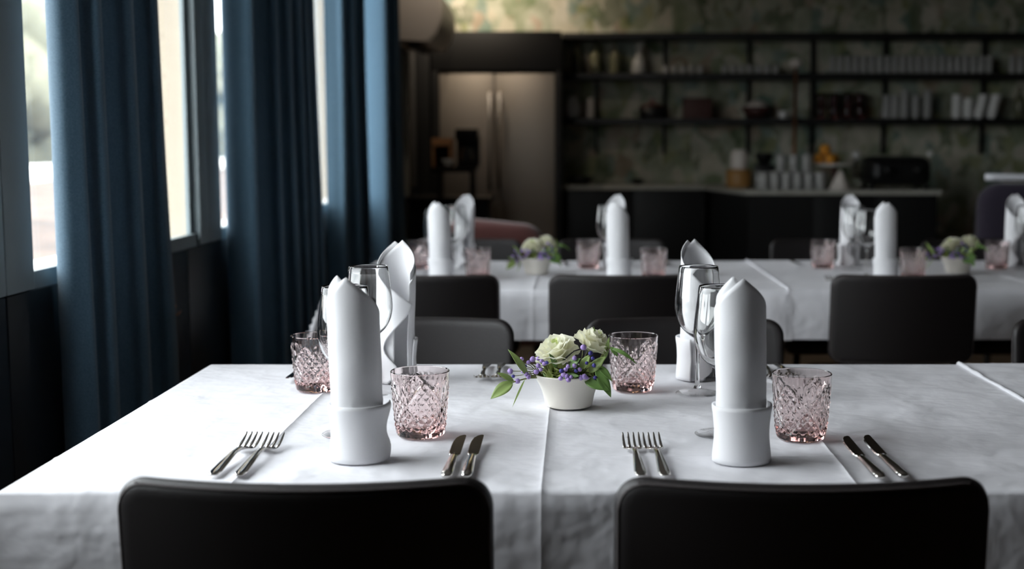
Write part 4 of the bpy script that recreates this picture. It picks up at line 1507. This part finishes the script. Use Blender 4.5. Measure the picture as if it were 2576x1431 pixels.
# on the counters
CZ = 0.9025
scb = latheme('scoop_bowl', [(0, 0), (0.05, 0), (0.09, 0.03), (0.10, 0.055), (0.096, 0.056), (0.085, 0.032), (0, 0.01)], 28)
tag(link('shallow_bowl', scb, M['black'], None, (0.03, 9.5, 0.9065)), 'black shallow bowl on the back counter near the refrigerator', 'bowl')
tag(link('small_bowl', scb.copy(), M['black'], None, (0.45, 9.55, 0.9065)), 'small black bowl by itself in the middle of the back counter', 'bowl')
bpy.data.objects['small_bowl'].scale = (0.5, 0.5, 0.7)
cn = thing('canister', 'pale canister on a brown base behind the bar glasses', 'canister', (1.13, 9.0, CZ))
link('base', latheme('base', [(0, 0), (0.085, 0), (0.09, 0.01), (0.09, 0.115), (0.08, 0.125), (0, 0.125)], 28), M['amber'], cn)
link('vessel', latheme('vessel', [(0, 0.1255), (0.055, 0.1255), (0.06, 0.14), (0.06, 0.23), (0.045, 0.26), (0.03, 0.262), (0, 0.262)], 28), M['acwhite'], cn)
cg = thing('grinder', 'black coffee grinder with a hopper standing behind the bar glasses', 'coffee grinder', (1.30, 8.98, CZ))
boxo('body', (-0.065, -0.08, 0), (0.065, 0.08, 0.16), M['leg'], cg, 0.01)
link('hopper', latheme('hopper', [(0, 0.1605), (0.035, 0.1605), (0.065, 0.22), (0.065, 0.235), (0, 0.24)], 24), M['leg'], cg)
bg = latheme('bar_glass', [(0, 0), (0.026, 0), (0.030, 0.004), (0.033, 0.115), (0.032, 0.116), (0.027, 0.012), (0, 0.010)], 22)
bg.materials.append(M['barglass'])
rnd = random.Random(4)
k = 0
for row in range(3):
    for c in range(6 if row < 2 else 5):
        x = 1.235 + c * 0.074 + (0.03 if row == 1 else 0)
        tag(link('bar_glass', bg, None, None, (x, 8.53 + row * 0.085, CZ)), 'clear tumbler on the bar counter, %s in the %s row' % (ORD[c], ('front', 'middle', 'rear')[row]), 'glass', 'clear tumblers on the bar counter')
for c in range(3):
    tag(link('bar_glass', bg, None, None, (1.36 + c * 0.085, 8.615, CZ + 0.1165)), 'clear tumbler stacked on top of the others on the bar, %s of three' % ORD[c], 'glass', 'stacked tumblers on the bar')
cs = thing('cake_stand', 'pale cake stand on a dark foot holding oranges on the bar', 'cake stand', (1.735, 8.72, CZ))
link('foot', latheme('foot', [(0, 0), (0.07, 0), (0.07, 0.008), (0.02, 0.02), (0.016, 0.13), (0.03, 0.148), (0, 0.148)], 28), M['darkbox'], cs)
link('plate', latheme('plate', [(0, 0.1485), (0.12, 0.152), (0.135, 0.165), (0.132, 0.170), (0.11, 0.160), (0, 0.158)], 40), M['ceramic'], cs)
org = bpy.data.meshes.new('orange')
bm = bmesh.new()
bmesh.ops.create_icosphere(bm, subdivisions=3, radius=0.038)
for v_ in bm.verts:
    if v_.co.z > 0.034:
        v_.co.z -= 0.002
bm.to_mesh(org)
bm.free()
org.shade_smooth()
org.materials.append(M['orange'])
for k, (x, yy, z) in enumerate(((-0.075, -0.01, 0.199), (0.0, -0.035, 0.199), (0.035, 0.035, 0.199), (-0.03, 0.0, 0.262))):
    tag(link('orange', org, None, None, (1.700 + x, 8.72 + yy, CZ + z)), 'orange on the cake stand, %s' % ('outermost toward the glasses', 'lower one in front', 'lower one behind', 'topmost of the heap')[k], 'orange', 'oranges on the cake stand')
fn = latheme('filter_cone', [(0, 0.13), (0.012, 0.125), (0.075, 0.0), (0.07, 0.0), (0.01, 0.115), (0, 0.12)], 24)
tag(link('napkin_cone', fn, M['acwhite'], None, (1.735, 8.52, CZ)), 'pale cone-shaped folded cloth standing before the cake stand on the bar', 'folded cloth')
em = thing('espresso_machine', 'wide black espresso machine with rounded top on the bar counter', 'espresso machine', (2.145, 8.73, CZ))
link('housing', padme('housing', 0.44, 0.20, 0.06, 0.38, 0.06, lambda x, z: 0.0, 14, 8), M['leg'], em, (0, 0, 0.12))
for s in (-1, 1):
    for yy in (-0.12, 0.12):
        link('foot', latheme('foot', [(0, 0), (0.02, 0), (0.016, 0.035), (0, 0.035)], 12), M['black'], em, (s * 0.18, yy, 0))
link('group_head', latheme('group_head', [(0, 0), (0.03, 0), (0.034, 0.03), (0.034, 0.05), (0, 0.05)], 20), M['leg'], em, (-0.10, -0.225, 0.10))
link('group_head', bpy.data.objects['group_head'].data, None, em, (0.10, -0.225, 0.10))
link('knob', latheme('knob', [(0, -0.02), (0.014, -0.016), (0.02, 0), (0.014, 0.016), (0, 0.02)], 18), M['white'], em, (0.215, -0.06, 0.235))  # white ball added as a painted highlight on the black machine
gl = thing('highlight_bottle', 'pale bottle shape standing in for a glass highlight beside the espresso machine', 'bottle', (1.938, 8.985, CZ))
link('body', latheme('body', [(0, 0), (0.035, 0), (0.038, 0.01), (0.036, 0.10), (0.014, 0.14), (0.012, 0.19), (0, 0.19)], 24), M['clear'], gl)
link('stopper', latheme('stopper', [(0, 0.1905), (0.012, 0.193), (0.030, 0.212), (0.031, 0.228), (0.018, 0.250), (0, 0.254)], 22), M['white'], gl)  # white head stands in for a bright highlight on glass
cp_ = thing('copper_pole', 'slim copper pole with a pale cap rising behind the bar', 'pole', (1.56, 9.30, 0))
link('base', latheme('base', [(0, 0), (0.10, 0), (0.10, 0.015), (0.02, 0.03), (0, 0.03)], 24), M['copper'], cp_)
link('shaft', latheme('shaft', [(0, 0.0305), (0.013, 0.0305), (0.013, 1.74), (0, 1.74)], 16), M['copper'], cp_)
link('cap', latheme('cap', [(0, 1.7405), (0.03, 1.745), (0.048, 1.765), (0.046, 1.79), (0.02, 1.808), (0, 1.81)], 24), M['acwhite'], cp_)

# small brass hooks on the panel below the window
for k, (yy, zz) in enumerate(((3.535, 0.742), (3.58, 0.722))):
    h = link('brass_hook', tubeme('brass_hook', [(0, 0, 0), (0.018, 0, 0.0), (0.024, 0.0, 0.006), (0.024, 0.012, 0.010)], 0.0022, 6), M['copper'], None, (WX + 0.018, yy, zz))
    tag(h, 'tiny brass hook on the black panel under the window, %s one' % ('upper', 'lower')[k], 'hook', 'brass hooks under the window')

# ceiling spotlights (above the frame): one washes the wallpaper above the refrigerator, a dim one faces the corner
hsg = latheme('housing', [(0, -0.10), (0.028, -0.10), (0.032, -0.095), (0.035, -0.02), (0.02, 0.0), (0, 0.0)], 24)
hsg.materials.append(M['leg'])
for loc, en, aim, lab in (((-0.80, 8.80, 2.75), 105, (-0.02, 0.80, -0.50), 'small black ceiling spotlight aimed at the wallpaper above the refrigerator'),
                          ((-0.62, 7.45, 2.75), 13, (-0.30, 1.6, -0.42), 'small black ceiling spotlight in front of the air conditioner')):
    sp = thing('ceiling_spotlight', lab, 'spotlight', loc, 0, 'ceiling spotlights')
    link('housing', hsg, None, sp)
    ld = bpy.data.lights.new('spotlight_lamp', 'SPOT')
    ld.energy = en
    ld.color = (1.0, 0.84, 0.66)
    ld.spot_size = math.radians(124)
    ld.spot_blend = 1.0
    ld.shadow_soft_size = 0.03
    lo = bpy.data.objects.new('spotlight_lamp', ld)
    C.objects.link(lo)
    lo.parent = sp
    lo.location = (0, 0, -0.115)
    lo.rotation_euler = Vector(aim).to_track_quat('-Z', 'Y').to_euler()
